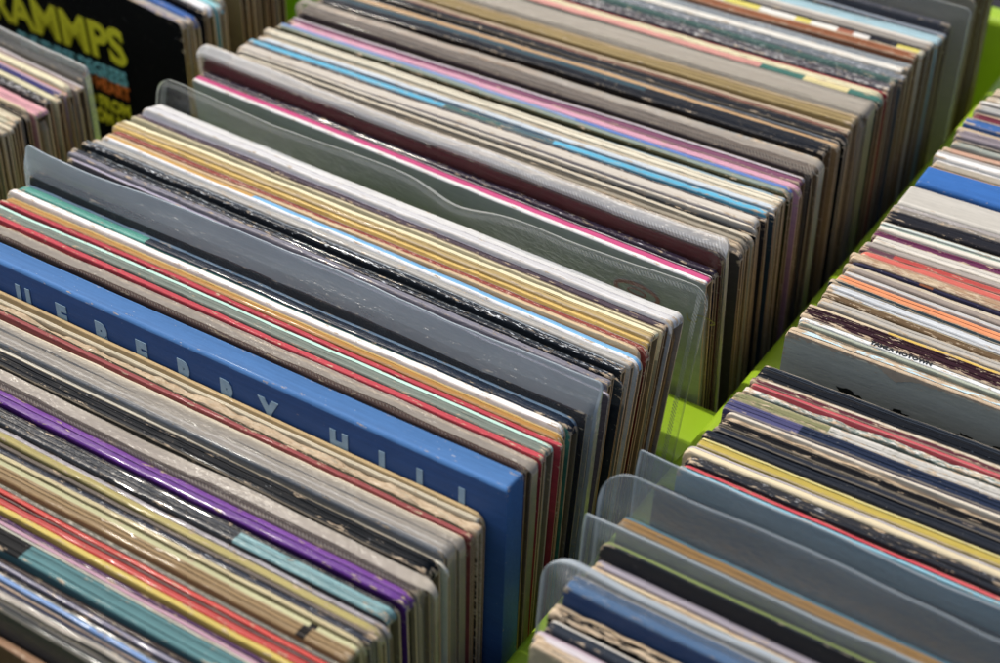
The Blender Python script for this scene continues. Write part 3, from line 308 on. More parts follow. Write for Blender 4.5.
def ramp(N, L, v, lo, hi):
    n = N('ShaderNodeMapRange', interpolation_type='SMOOTHSTEP')
    L(v, n.inputs[0])
    for k, q in ((1, lo), (2, hi)):
        if isinstance(q, (int, float)): n.inputs[k].default_value = q
        else: L(q, n.inputs[k])
    return n.outputs[0]

def local_vec(N, L):
    tc = N('ShaderNodeTexCoord'); oi = N('ShaderNodeObjectInfo')
    r = math_node(N, L, 'MULTIPLY', oi.outputs['Random'], 3.7)
    ad = N('ShaderNodeVectorMath', operation='ADD')
    L(tc.outputs['Object'], ad.inputs[0]); L(r, ad.inputs[1])
    return ad.outputs[0], tc

def card_material():
    m, nt, N, L = new_mat('printed_card')
    out = N('ShaderNodeOutputMaterial'); bs = N('ShaderNodeBsdfPrincipled')
    L(bs.outputs[0], out.inputs[0])
    col = N('ShaderNodeAttribute', attribute_name='Col')
    par = N('ShaderNodeAttribute', attribute_name='Par')
    fk = N('ShaderNodeAttribute', attribute_name='Fleck')
    sp = N('ShaderNodeSeparateColor'); L(par.outputs['Color'], sp.inputs[0])
    wear, gloss, fleck, edge = sp.outputs[0], sp.outputs[1], sp.outputs[2], par.outputs['Alpha']
    vec, tc = local_vec(N, L)
    # tone variation: streaks along the edge plus a coarse mottle
    n1 = noise_node(N, L, vec, (22, 900, 900), 3)
    n2 = noise_node(N, L, vec, (160, 500, 260), 4, .65)
    n5 = noise_node(N, L, vec, (9, 120, 30), 2)
    v = math_node(N, L, 'MULTIPLY_ADD', n1, .38, .68)
    v = math_node(N, L, 'MULTIPLY_ADD', n2, .30, v)
    v = math_node(N, L, 'MULTIPLY_ADD', n5, .26, math_node(N, L, 'SUBTRACT', v, .15))
    sc = N('ShaderNodeVectorMath', operation='SCALE'); L(col.outputs['Color'], sc.inputs[0]); L(v, sc.inputs['Scale'])
    # worn edges show the brown and cream board under the print
    nw = noise_node(N, L, vec, (130, 700, 500), 5, .7)
    thr = math_node(N, L, 'MULTIPLY_ADD', wear, -.36, .84)
    thr = math_node(N, L, 'MULTIPLY_ADD', edge, -.16, thr)
    wm = ramp(N, L, nw, thr, math_node(N, L, 'ADD', thr, .05))
    nb = noise_node(N, L, vec, (300, 900, 900), 2)
    board = N('ShaderNodeMix', data_type='RGBA'); L(nb, board.inputs[0])
    board.inputs[6].default_value = (.30, .19, .10, 1); board.inputs[7].default_value = (.80, .68, .50, 1)
    mw = N('ShaderNodeMix', data_type='RGBA'); L(wm, mw.inputs[0]); L(sc.outputs[0], mw.inputs[6]); L(board.outputs[2], mw.inputs[7])
    # printed flecks and lettering-like dashes, plus painted glints on glossy records
    nf = noise_node(N, L, vec, (300, 2200, 1700), 2, .6)
    nf2 = noise_node(N, L, vec, (38, 300, 300), 1)
    tf = math_node(N, L, 'MULTIPLY_ADD', fleck, -.34, .79)
    tf = math_node(N, L, 'MULTIPLY_ADD', nf2, -.22, math_node(N, L, 'ADD', tf, .11))
    fm = ramp(N, L, nf, tf, math_node(N, L, 'ADD', tf, .04))
    fm = math_node(N, L, 'MULTIPLY', fm, math_node(N, L, 'GREATER_THAN', fleck, .001))
    mf = N('ShaderNodeMix', data_type='RGBA'); L(fm, mf.inputs[0]); L(mw.outputs[2], mf.inputs[6]); L(fk.outputs['Color'], mf.inputs[7])
    # tiny specks of dust
    nd = noise_node(N, L, vec, (900, 1400, 1400), 1)
    dm = math_node(N, L, 'MULTIPLY', ramp(N, L, nd, .76, .80), .55)
    md = N('ShaderNodeMix', data_type='RGBA'); L(dm, md.inputs[0]); L(mf.outputs[2], md.inputs[6]); md.inputs[7].default_value = (.6, .57, .52, 1)
    L(md.outputs[2], bs.inputs['Base Color'])
    ro = math_node(N, L, 'MULTIPLY_ADD', gloss, -.46, .68)
    ro = math_node(N, L, 'MULTIPLY_ADD', wm, .25, ro)
    ro = math_node(N, L, 'MULTIPLY_ADD', n2, .18, math_node(N, L, 'SUBTRACT', ro, .09), clamp=True)
    L(ro, bs.inputs['Roughness'])
    bs.inputs['Specular IOR Level'].default_value = .13
    L(math_node(N, L, 'MULTIPLY', math_node(N, L, 'MULTIPLY', gloss, n1), .9), bs.inputs['Coat Weight']); bs.inputs['Coat Roughness'].default_value = .09
    bp = N('ShaderNodeBump'); bp.inputs['Distance'].default_value = .0006
    L(math_node(N, L, 'MULTIPLY_ADD', gloss, .65, .28), bp.inputs['Strength'])
    hb = math_node(N, L, 'ADD', math_node(N, L, 'ADD', noise_node(N, L, vec, (90, 420, 420), 4), math_node(N, L, 'MULTIPLY', noise_node(N, L, vec, (420, 1300, 1300), 2), .5)), math_node(N, L, 'MULTIPLY', wm, .4))
    L(hb, bp.inputs['Height']); L(bp.outputs[0], bs.inputs['Normal'])
    return m

def film_material():
    """soft clear polythene: Par red = haze, green = welded seam, blue = dotted weld"""
    m, nt, N, L = new_mat('clear_polythene')
    out = N('ShaderNodeOutputMaterial')
    par = N('ShaderNodeAttribute', attribute_name='Par')
    col = N('ShaderNodeAttribute', attribute_name='Col')
    sp = N('ShaderNodeSeparateColor'); L(par.outputs['Color'], sp.inputs[0])
    vec, tc = local_vec(N, L)
    sx = N('ShaderNodeSeparateXYZ'); L(tc.outputs['Object'], sx.inputs[0])
    along = math_node(N, L, 'ADD', sx.outputs[0], sx.outputs[2])
    dots = math_node(N, L, 'SINE', math_node(N, L, 'MULTIPLY', along, 2 * math.pi / .0017))
    dots = ramp(N, L, dots, -.1, .5)
    n1 = noise_node(N, L, vec, (12, 60, 40), 3)
    n2 = noise_node(N, L, vec, (70, 200, 160), 4, .65)
    haze = math_node(N, L, 'MULTIPLY', sp.outputs[0], math_node(N, L, 'MULTIPLY_ADD', n1, .9, .55))
    haze = math_node(N, L, 'MULTIPLY_ADD', ramp(N, L, n2, .56, .75), .05, haze)
    haze = math_node(N, L, 'MULTIPLY_ADD', sp.outputs[1], .5, haze)
    haze = math_node(N, L, 'MULTIPLY_ADD', math_node(N, L, 'MULTIPLY', sp.outputs[2], dots), .5, haze, clamp=True)
    tr = N('ShaderNodeBsdfTransparent'); tr.inputs[0].default_value = (.95, .96, .96, 1)
    df = N('ShaderNodeBsdfDiffuse'); L(col.outputs['Color'], df.inputs[0])
    tl = N('ShaderNodeBsdfTranslucent'); L(col.outputs['Color'], tl.inputs[0])
    m1 = N('ShaderNodeMixShader'); m1.inputs[0].default_value = .4; L(df.outputs[0], m1.inputs[1]); L(tl.outputs[0], m1.inputs[2])
    m2 = N('ShaderNodeMixShader'); L(haze, m2.inputs[0]); L(tr.outputs[0], m2.inputs[1]); L(m1.outputs[0], m2.inputs[2])
    gl = N('ShaderNodeBsdfGlossy'); gl.inputs['Roughness'].default_value = .2
    bp = N('ShaderNodeBump'); bp.inputs['Distance'].default_value = .0016; bp.inputs['Strength'].default_value = .9
    L(math_node(N, L, 'ADD', n2, math_node(N, L, 'MULTIPLY', noise_node(N, L, vec, (260, 420, 900), 3), .6)), bp.inputs['Height'])
    L(bp.outputs[0], gl.inputs['Normal'])
    fr = N('ShaderNodeFresnel'); fr.inputs[0].default_value = 1.45; L(bp.outputs[0], fr.inputs['Normal'])
    m3 = N('ShaderNodeMixShader'); L(math_node(N, L, 'MULTIPLY', math_node(N, L, 'MULTIPLY_ADD', fr.outputs[0], .5, .012), math_node(N, L, 'MULTIPLY_ADD', sp.outputs[0], 2.6, .3, clamp=True)), m3.inputs[0])
    L(m2.outputs[0], m3.inputs[1]); L(gl.outputs[0], m3.inputs[2])
    L(m3.outputs[0], out.inputs[0])
    return m

def lime_material():
    m, nt, N, L = new_mat('lime_plastic')
    out = N('ShaderNodeOutputMaterial'); bs = N('ShaderNodeBsdfPrincipled'); L(bs.outputs[0], out.inputs[0])
    tc = N('ShaderNodeTexCoord')
    n = noise_node(N, L, tc.outputs['Object'], (40, 40, 40), 4)
    n2 = noise_node(N, L, tc.outputs['Object'], (500, 500, 500), 2)
    mx = N('ShaderNodeMix', data_type='RGBA'); L(n, mx.inputs[0])
    mx.inputs[6].default_value = (.27, .44, .012, 1); mx.inputs[7].default_value = (.38, .57, .03, 1)
    L(mx.outputs[2], bs.inputs['Base Color'])
    L(math_node(N, L, 'MULTIPLY_ADD', n, .2, .28), bs.inputs['Roughness'])
    bp = N('ShaderNodeBump'); bp.inputs['Strength'].default_value = .15; bp.inputs['Distance'].default_value = .0004
    L(n2, bp.inputs['Height']); L(bp.outputs[0], bs.inputs['Normal'])
    return m

def plain_material(name, col, rough=.5, vary=.25):
    m, nt, N, L = new_mat(name)
    out = N('ShaderNodeOutputMaterial'); bs = N('ShaderNodeBsdfPrincipled'); L(bs.outputs[0], out.inputs[0])
    tc = N('ShaderNodeTexCoord')
    n = noise_node(N, L, tc.outputs['Object'], (260, 260, 260), 4, .6)
    mx = N('ShaderNodeMix', data_type='RGBA'); L(n, mx.inputs[0])
    mx.inputs[6].default_value = (*mul(col, 1 - vary), 1); mx.inputs[7].default_value = (*mul(col, 1 + vary), 1)
    L(mx.outputs[2], bs.inputs['Base Color']); bs.inputs['Roughness'].default_value = rough
    return m

CARD = card_material(); FILM = film_material(); LIME = lime_material()

# ------------------------------------------------------------------ a record cover
def segs(spec):
    """'aabbcc:0.3|ddeeff' -> [(until fraction, colour)]"""
    o = []
    for s in spec.split('|'):
        c, _, f = s.partition(':')
        o.append((float(f) if f else 2.0, lin(c)))
    return o

def cover(d, H, w, rnd, parent):
    t = d['t']; box = d.get('box', 0)
    b = min(.0009, t * .24) if not box else .0016
    n_seed = rnd.uniform(0, 50)
    st0 = segs(d['s'][0][1])[0][1]
    wear, gloss, fleck = d.get('w', .32), d.get('g', .08), d.get('k', .16 if sum(st0) > .25 else .05) * .85
    rag = .00016 + d.get('rag', 0) * .0020 + wear * .0003
    if box: rag = .00005
    rc = (rnd.uniform(.0007, .0024) if rnd.random() < .72 else rnd.uniform(.003, .006)) if not box else .0012
    # x stations, closer together at the two corners
    xs, n = [], 84
    for i in range(n + 1): xs.append(-w / 2 + w * i / n)
    for k in (.0003, .0008, .0016, .0028): xs += [-w / 2 + k, w / 2 - k]
    st = [(f, segs(c)) for f, c in d['s']]          # front to back
    cuts = set()
    for _, sg in st:
        for f, _c in sg:
            if f < 1: cuts.add(round(-w / 2 + w * f, 5))
    xs = sorted(set(round(x, 5) for x in xs) | cuts)
    # profile: (y, z below top, edge, weight of top deformation, colour id)
    prof = [(0, H, 0, 0), (0, H * .62, 0, 0), (0, .09, 0, .1), (0, .045, 0, .5), (0, .018, .1, .9), (0, .006, .3, 1), (0, .0022, .6, 1),
            (0, b, .8, 1), (b * .3, b * .3, 1, 1)]
    face_id = ['f'] * 7 + ['b']
    ys = []
    for i, (f, sg) in enumerate(st):
        a = max(f * t, b); e = (st[i + 1][0] * t if i + 1 < len(st) else t - b)
        if e - a < .0001 and not (i == len(st) - 1 and not ys): continue
        ys.append((a, e, i))
    first = True
    for a, e, i in ys:
        k = max(1, min(5, round((e - a) / .0015))) if not box else 2
        if first: prof.append((a, 0, .85, 1)); face_id.append(('s', i, 1.06)); first = False
        for j in range(1, k + 1):
            yy = a + (e - a) * (j + (rnd.uniform(-.25, .25) if j < k else 0)) / k
            last = j == k and i == ys[-1][2]
            if box or last or yy - a < .0006 or rnd.random() < .25:
                prof.append((yy, 0, .85 if last else .25, 1)); face_id.append(('s', i, rnd.uniform(.84, 1.1)))
            else:
                gw = rnd.uniform(.00012, .00026)
                prof.append((yy - gw, rnd.uniform(0, .0002), .6, 1)); face_id.append(('s', i, rnd.uniform(.84, 1.1)))
                prof.append((yy, rnd.uniform(.0006, .0015), 0, 1)); face_id.append(('s', i, .22))
                prof.append((yy + gw, rnd.uniform(0, .0003), .6, 1)); face_id.append(('s', i, .45))
    prof += [(t - b * .3, b * .3, 1, 1), (t, b, .8, 1), (t, .006, .3, 1), (t, .03, 0, .6), (t, .09, 0, .1), (t, H, 0, 0)]
    face_id += ['k'] + ['r'] * 5
    fcol = lin(d['f']) if 'f' in d else mul(st[0][1][0][1], .8)
    rcol = mul(st[-1][1][0][1], .7); ecol = lin(d.get('e', 'a89070'))
    if not box: ecol = mul(mix(ecol, (.62, .42, .25), .6), rnd.uniform(1.0, 1.35))
    flat = 0 if d.get('mark') else 1
    pale = rnd.uniform(.2, .55) if (rnd.random() < .4 and not box and gloss < .5) else 0
    mb = MB(); grid = []
    bow_a = rnd.uniform(-.0004, .0004) + d.get('bow', 0) * .0012
    for x in xs:
        de = w / 2 - abs(x)
        drop = 0 if de >= rc else rc - math.sqrt(max(rc * rc - (rc - de) ** 2, 0))
        tz = smooth_noise(n_seed, x * 9) * .0007 + smooth_noise(n_seed + 3, x * 60) * rag * .8
        if d.get('rag'): tz -= abs(smooth_noise(n_seed + 8, x * 130)) * .0016 * d['rag']
        ty = (bow_a * math.cos(x / w * math.pi) + smooth_noise(n_seed + 5, x * 24) * .00022) * flat
        row = []
        for (y, z, ed, wt) in prof:
            jy = smooth_noise(n_seed + 11 + y * 900, x * 110) * .00012 * ed
            jz = smooth_noise(n_seed + 17 + y * 1300, x * 170) * (rag * .55 if ed > .2 else 0)
            tp = d['tb'] + (1 - d['tb']) * (H - z) / H
            row.append(mb.vert(x, y * tp + ty * wt + jy, H - z + (tz - drop + jz) * wt, ed + max(0, 1 - de / .007) * .9 * wt * (.6 if box else 1)))
        grid.append(row)
    for i in range(len(xs) - 1):
        xm = ((xs[i] + xs[i + 1]) / 2 + w / 2) / w
        for j, fid in enumerate(face_id):
            if fid == 'f': c, p = fcol, (wear * .6, gloss * .8, fleck * .15)
            elif fid == 'r': c, p = rcol, (wear, gloss, 0)
            else:
                si = ys[0][2] if fid == 'b' else (ys[-1][2] if fid == 'k' else fid[1])
                k = 1.04 if fid in ('b', 'k') else fid[2]
                cc = next(q for f, q in st[si][1] if xm < f)
                if fid in ('b', 'k'): cc = mix(cc, (.72, .62, .46), pale)  # cream bevel mixes worn paper edge with painted sun glints
                c, p = mul(cc, k), (wear, gloss, fleck)
            mb.face((grid[i][j], grid[i + 1][j], grid[i + 1][j + 1], grid[i][j + 1]), c, p)
    # open ends: rim of board, then a recess between the two boards
    th = min(max(t * .24, .0005), .00095); depth = .0035
    epar = (max(wear, .25), 0, .12)
    for side, row in ((0, grid[0]), (1, grid[-1])):
        sx = 1 if side == 0 else -1
        inn, deep = [], []
        for vi, (y, z, ed, wt) in zip(row, prof):
            X, Y, Z = mb.v[vi]
            tp = d['tb'] + (1 - d['tb']) * (H - z) / H; y_f = Y - y * tp
            yy = y_f + min(max(y * tp, th), t * tp - th)
            zz = min(Z, H - th - (.0012 if z < .002 else 0))
            inn.append(mb.vert(X, yy, zz, .9))
            deep.append(mb.vert(X + sx * (depth if not box else .00002), yy, zz, .2))
        for j in range(len(row) - 1):
            q = (row[j], row[j + 1], inn[j + 1], inn[j]); r_ = (inn[j], inn[j + 1], deep[j + 1], deep[j])
            if side == 1: q, r_ = q[::-1], r_[::-1]
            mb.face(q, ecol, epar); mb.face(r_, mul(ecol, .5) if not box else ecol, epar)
        h = 6; m_ = len(deep)
        a_, b_ = 0, m_ - 1                                   # close the recess
        fs = deep if side == 0 else deep[::-1]
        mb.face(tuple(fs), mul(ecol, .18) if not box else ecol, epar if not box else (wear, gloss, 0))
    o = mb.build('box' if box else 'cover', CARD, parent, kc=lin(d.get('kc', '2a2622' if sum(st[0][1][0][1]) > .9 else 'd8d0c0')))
    return o, th

PAPERS = ['e4dcc4', 'd8ccb0', 'c8b490', 'b89868', 'f0ece4', '1a1a1c', 'a07c50', 'd0c8b8', 'c8a878', '8a6238']
def inner_sleeve(d, H, w, th, rnd, parent):
    t = d['t']; a = th + .00012; e = t - th - .00012
    if e - a < .00035:
        m_ = t / 2; a, e = m_ - .00018, m_ + .00018
    mb = MB(); c = mul(mix(lin(rnd.choice(PAPERS)), (.50, .32, .17), .45), rnd.uniform(.75, 1.15))
    r = rnd.uniform(.0001, .0022); l = rnd.uniform(.001, .005); top = H - th - rnd.uniform(.0022, .006)
    n = max(1, min(5, int((e - a) / .0007)))
    for k in range(n):                                      # a few sheets, unequal reach
        y0 = a + (e - a) * k / n; y1 = a + (e - a) * (k + .72) / n
        x0, x1 = -w / 2 + l + rnd.uniform(0, .002), w / 2 - r - rnd.uniform(0, .002)
        z1 = top - rnd.uniform(0, .002); rr = .006
        pts = [(x0, .004), (x1, .004), (x1, z1 - rr), (x1 - .0018, z1 - .0018), (x1 - rr, z1), (x0 + rr, z1), (x0 + .0018, z1 - .0018), (x0, z1 - rr)]
        q = lambda z: d['tb'] + (1 - d['tb']) * z / H
        f_ = [mb.vert(x, y0 * q(z), z, .4) for x, z in pts]; g_ = [mb.vert(x, y1 * q(z), z, .4) for x, z in pts]
        cc = mul(c, rnd.uniform(.8, 1.05)) if rnd.random() < .75 else mul(lin(rnd.choice(PAPERS)), .7)
        mb.face(tuple(f_), cc); mb.face(tuple(g_[::-1]), cc)
        for i in range(8):
            j = (i + 1) % 8
            mb.face((f_[j], f_[i], g_[i], g_[j]), cc, (.2, 0, .1))
    return mb.build('inner_sleeve', CARD, parent, kc=lin('7a6040'), smooth=False)

def pouch(H, w, t, sl, rnd, parent, name='plastic_sleeve', col=(.60, .61, .58), tb=1.0):
    """a clear outer sleeve: front and back sheet welded together round the record"""
    e, mr, ml, ft = sl['e'] / 1000, sl['mr'] / 1000, sl['ml'] / 1000, sl['ft']
    rc = sl.get('corner', 4) / 1000; seed = rnd.uniform(0, 60)
    xa, xb = -w / 2 - ml, w / 2 + mr
    nx, us = 96, [0, .25, .5, .68, .8, .87, .91, .94, .96, .972, .98, .986, .99, .993, .996, .998, 1]
    xs = sorted(set([xa + (xb - xa) * i / nx for i in range(nx + 1)] + [xa + k * rc for k in (.03, .1, .22, .4, .65, .9)] + [xb - k * rc for k in (.03, .1, .22, .4, .65, .9)]))
    mb = MB(); sides = []
    for s in (-1, 1):
        g = []
        for x in xs:
            de = min(x - xa, xb - x)
            dr = 0 if de >= rc else rc - math.sqrt(max(rc * rc - (rc - de) ** 2, 0))
            top = H + e - dr - sl.get('dip', 0) * math.exp(-((x - .035) / .022) ** 2) + smooth_noise(seed, x * 14) * min(e * .2, .0022) + smooth_noise(seed + 2, x * 70) * .0003
            row = []
            for u in us:
                z = top * u
                ox = max(0, abs(x) - w / 2); oz = max(0, z - H)
                o_ = math.hypot(ox, oz)
                k = 1 / (1 + (o_ / .0035) ** 2)
                half = (t / 2 + .0006) * k + .00016
                lim = max(t * .5, .0012)
                wav = smooth_noise(seed + 5, x * 16 + z * 5) * min(oz * .35 + ox * .3, lim) + smooth_noise(seed + 7, x * 50 + z * 30) * .0004 * (0 if u < .5 else 1)
                wav += sl.get('wob', 0) * math.sin(x * 38 + 1.2) * max(0, min(1, (z / H - .7) / .3)) ** 2
                tp = tb + (1 - tb) * min(z / H, 1)
                cu = sl.get('curl', .12) * oz * min(oz / .008, 1)
                row.append(mb.vert(x, t / 2 * tp + s * (half - t / 2 * k * (1 - tp)) + wav + cu, z))
            g.append(row)
        sides.append(g)
    for s, g in zip((-1, 1), sides):
        for i in range(len(xs) - 1):
            for j in range(len(us) - 1):
                xm = (xs[i] + xs[i + 1]) / 2; zm = (us[j] + us[j + 1]) / 2
                de = min(xm - xa, xb - xm)
                seam = (.55 if e > 6.5e-3 else .3) if (j >= len(us) - 2 or de < .0012) else 0.0
                zt = (us[j] + us[j + 1]) / 2 * (H + e) - H
                dot = (1.0 if e < .0045 else .45) if s < 0 and (sl.get('dots') and .2 * e < zt < .62 * e) or (sl.get('dots') and .0035 < de < .0055) else 0.0
                zr = zm * (H + e) - H; inside = zr < -.0005 and abs(xm) < w / 2
                haze = ft * (.16 if inside else .8 + .5 * min(max(zr / max(e, .004), 0), 1)) * (.42 if s > 0 else .5)
                if e < .0055: haze *= .4
                if e < .0055 and abs(xm) > w / 2 - .001: haze *= .4
                cc = col
                if sl.get('painted_shine'):  # sun and sky reflection painted as white haze near the sleeve top
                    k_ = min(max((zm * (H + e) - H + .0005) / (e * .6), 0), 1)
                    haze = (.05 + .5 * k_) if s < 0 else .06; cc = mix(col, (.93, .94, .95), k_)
                q = (g[i][j], g[i + 1][j], g[i + 1][j + 1], g[i][j + 1])
                mb.face(q if s < 0 else q[::-1], cc, (haze, seam, dot))
    f_, b_ = sides
    for i in range(len(xs) - 1):
        q = (f_[i][-1], f_[i + 1][-1], b_[i + 1][-1], b_[i][-1]); mb.face(q, col, (ft, 1, 0))
    for i in (0, len(xs) - 1):
        for j in range(len(us) - 1):
            q = (f_[i][j], f_[i][j + 1], b_[i][j + 1], b_[i][j]); mb.face(q, col, (ft, 1, 0))
    return mb.build(name, FILM, parent)

def place(d, H):
    s, le = math.radians(d['sk']), math.radians(d['le'])
    R_ = Matrix.Rotation(s, 3, 'Z') @ Matrix.Rotation(-le, 3, 'X')
    top = Vector((X0[d['row']] + W / 2 + d.get('dx', 0), d['y'], d['z']))
    return top - R_ @ Vector((0, 0, H)), (-le, 0, s)

def lettering(name, items, mat, parent, H, y=-.00035, extrude=.0001):
    """items: (text, x, z below top, cap height, width factor, boldness, align, tilt) -> ONE mesh part on the front or top"""
    vs, fs = [], []
    for (txt, x, z, cap, wf, bold, al, tilt) in items:
        cu = bpy.data.curves.new('lettering', 'FONT'); cu.body = txt; cu.size = cap / .7
        cu.offset = bold; cu.extrude = extrude; cu.align_x = al; cu.resolution_u = 3
        tmp = bpy.data.objects.new('lettering', cu); COL.objects.link(tmp)
        bpy.context.view_layer.update()
        me = bpy.data.meshes.new_from_object(tmp.evaluated_get(bpy.context.evaluated_depsgraph_get()))
        M_ = Matrix.Translation((x, y, H - z)) @ Matrix.Rotation(tilt, 4, 'Y') @ Matrix.Diagonal((wf, 1, 1, 1)) @ Matrix.Rotation(math.pi / 2, 4, 'X')
        o = len(vs); vs += [tuple(M_ @ v.co) for v in me.vertices]; fs += [[o + i for i in p.vertices] for p in me.polygons]
        bpy.data.objects.remove(tmp); bpy.data.curves.remove(cu); bpy.data.meshes.remove(me)
    me = bpy.data.meshes.new(name); me.from_pydata(vs, [], fs); me.update(); me.materials.append(mat)
    o = bpy.data.objects.new(name, me); COL.objects.link(o); o.parent = parent
    return o

def flat_shape(name, polys, mat, parent, H, y=-.0003):
    """flat printed or torn patches on a cover front, given as outlines (x, z below top)"""
    vs, fs = [], []
    for pl in polys:
        o = len(vs); vs += [(x, y, H - z) for x, z in pl]; fs.append(list(range(o, o + len(pl))))
    me = bpy.data.meshes.new(name); me.from_pydata(vs, [], fs); me.update(); me.materials.append(mat)
    o = bpy.data.objects.new(name, me); COL.objects.link(o); o.parent = parent
    return o

def ring(cx, cz, rx, rz, wd, a0=0, a1=360, n=28):
    out, inn = [], []
    for i in range(n + 1):
        a = math.radians(a0 + (a1 - a0) * i / n)
        out.append((cx + rx * math.cos(a), cz + rz * math.sin(a))); inn.append((cx + (rx - wd) * math.cos(a), cz + (rz - wd) * math.sin(a)))
    return [[out[i], out[i + 1], inn[i + 1], inn[i]] for i in range(n)]

def marks(d, H, w, parent):
    mk = d['mark']
    if mk == 'box':
        pale = plain_material('pale_blue_print', (.30, .47, .60), .6)
        its = [('B', -.1336, 0), ('L', -.1096, 0), ('U', -.0836, 0), ('E', -.0607, 0), ('B', -.0372, 0), ('E', -.0144, 0), ('R', .0092, 0), ('R', .0321, 0), ('Y', .0535, 0),
               ('H', .0885, 0), ('I', .1090, 0), ('L', .1280, 0), ('L', .1470, 0)]
        for c, x, _ in its: lettering('letter', [(c, x - .003, .0213, .0118, .72, .0011, 'CENTER', 0)], pale, parent, H)
    elif mk == 'trammps':
        ye = plain_material('yellow_print', (.92, .86, .03), .55); cy = plain_material('cyan_print', (.22, .62, .68), .55); og = plain_material('orange_print', (.90, .20, .03), .55)
        T = math.radians(-5.2)
        lettering('title_lettering', [('TRAMMPS', .1005, .0478, 0.0224, 1.2, .0010, 'RIGHT', T)], ye, parent, H)
        lettering('cyan_lettering', [('THE THREE DEGREES', .0975, .0622, .0088, .98, .00035, 'RIGHT', T)], cy, parent, H)
        lettering('orange_lettering', [('O HEART', .0985, .0714, .0082, .98, .00035, 'RIGHT', T)], og, parent, H)
        lettering('yellow_lettering', [('O FROM', .0965, .0845, .0080, 1.08, .0004, 'RIGHT', T), ('OM N', .0900, .0960, .0080, 1.05, .0004, 'RIGHT', T)], ye, parent, H)
    elif mk == 'cover':
        rd = plain_material('red_print', lin('a85a50'), .6); ye = plain_material('ochre_print', lin('b0a028'), .6)
        flat_shape('red_emblem', ring(.122, .0205, .0125, .0055, .0022) + ring(.122, .0205, .0052, .0022, .0010), rd, parent, H)
        flat_shape('ochre_flourish', ring(.1575, .0205, .0055, .0020, .0008, 180, 420) + ring(.1512, .0215, .0030, .0032, .0008, 0, 200), ye, parent, H)
    elif mk == 'torn':
        rg = random.Random(11); tan = plain_material('torn_board', lin('c0a888'), .9, .3); bk = plain_material('black_scuff', lin('101214'), .6)
        up, lo, x = [], [], -w / 2 + .001
        while x < w / 2 - .002:
            c = x + w / 2
            dp = .0010 + .0007 * rg.random()
            if x < -.125: dp += .0010 * rg.random() * (1 if x < -.14 else .6)
            dp += .0046 * max(0, 1 - abs(x + .1085) / .009) + .0010 * max(0, 1 - abs(x + .095) / .01)
            up.append((x, .0004)); lo.append((x, dp)); x += .0011
        flat_shape('torn_edge', [[up[i], lo[i], lo[i + 1], up[i + 1]] for i in range(len(up) - 1)], tan, parent, H, y=-.00025)
        pl = []
        for cx, cz, k in ((-.1285, .0195, 1), (-.1225, .0208, .8), (-.1045, .0205, 1.1), (-.0985, .0222, .7), (-.0765, .0195, .9), (-.0700, .0208, 1), (-.0630, .0200, .8)):
            pts = []
            for i in range(14):
                a = i / 14 * 2 * math.pi; r = (.0010 + .0016 * rg.random()) * k
                pts.append((cx + 1.9 * r * math.cos(a), cz + r * math.sin(a)))
            pl.append(pts)
        flat_shape('black_print', pl, bk, parent, H)
    elif mk == 'spine':
        bk = plain_material('black_print', lin('181a1c'), .6)
        o = lettering('spine_lettering', [('TAMLA MOTOWN', 0, 0, .0022, 1.02, .00008, 'LEFT', 0)], bk, parent, 0, y=0)
        o.location = (-w / 2 + .0315, .0004, H + .0006); o.rotation_euler = (math.radians(-90), 0, 0)

# ------------------------------------------------------------------ build all records
for i, d in enumerate(RECORDS):
    rnd = random.Random(1000 + i)
    H = (d['z'] - FLOOR) / math.cos(math.radians(d['le']))
    d['dx'] = rnd.uniform(-.0007, .0007) if rnd.random() < .8 else rnd.uniform(-.0022, .0018)
    w = W - rnd.uniform(0, .0012)
    if d.get('mark') in ('spine', 'trammps', 'torn', 'box'): w, d['dx'] = W, 0
    if d.get('mark') == 'box': w, d['dx'] = .324, .003
    loc, rot = place(d, H)
    if not d.get('mark') and not d.get('box'):
        rot = (rot[0], math.radians(rnd.uniform(-.28, .28)), rot[2] + math.radians(rnd.uniform(-.12, .12)))
    box = d.get('box', 0)
    root = empty('record_box_set' if box else 'vinyl_record', loc, rot)
    tag(root, d['label'], 'box set' if box else 'record', GROUP[d['row']])
    cv, th = cover(d, H, w, rnd, root)
    if not box: inner_sleeve(d, H, w, th, rnd, root)
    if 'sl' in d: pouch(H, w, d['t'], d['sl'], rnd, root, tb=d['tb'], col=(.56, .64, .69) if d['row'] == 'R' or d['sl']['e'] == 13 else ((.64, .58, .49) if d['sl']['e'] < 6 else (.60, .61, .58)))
    if 'mark' in d: marks(d, H, w, root)

# the tall empty sleeve that stands between the two middle groups
r_ = random.Random(4)
d = dict(row='M', y=-.0243, z=.012, sk=-.6, le=14.8)
H = (d['z'] - FLOOR) / math.cos(math.radians(14.8))
loc, rot = place(d, H)
root = empty('plastic_sleeve', loc, rot)
tag(root, 'tall clear plastic sleeve with rounded corners standing in the gap behind the thick white record', 'plastic sleeve')
pouch(H - .004, W - .006, .0005, dict(e=4, mr=13, ml=4, ft=.30, corner=9, dots=1, curl=0, dip=.006, wob=.0022), r_, root, 'film', (.60, .62, .59))

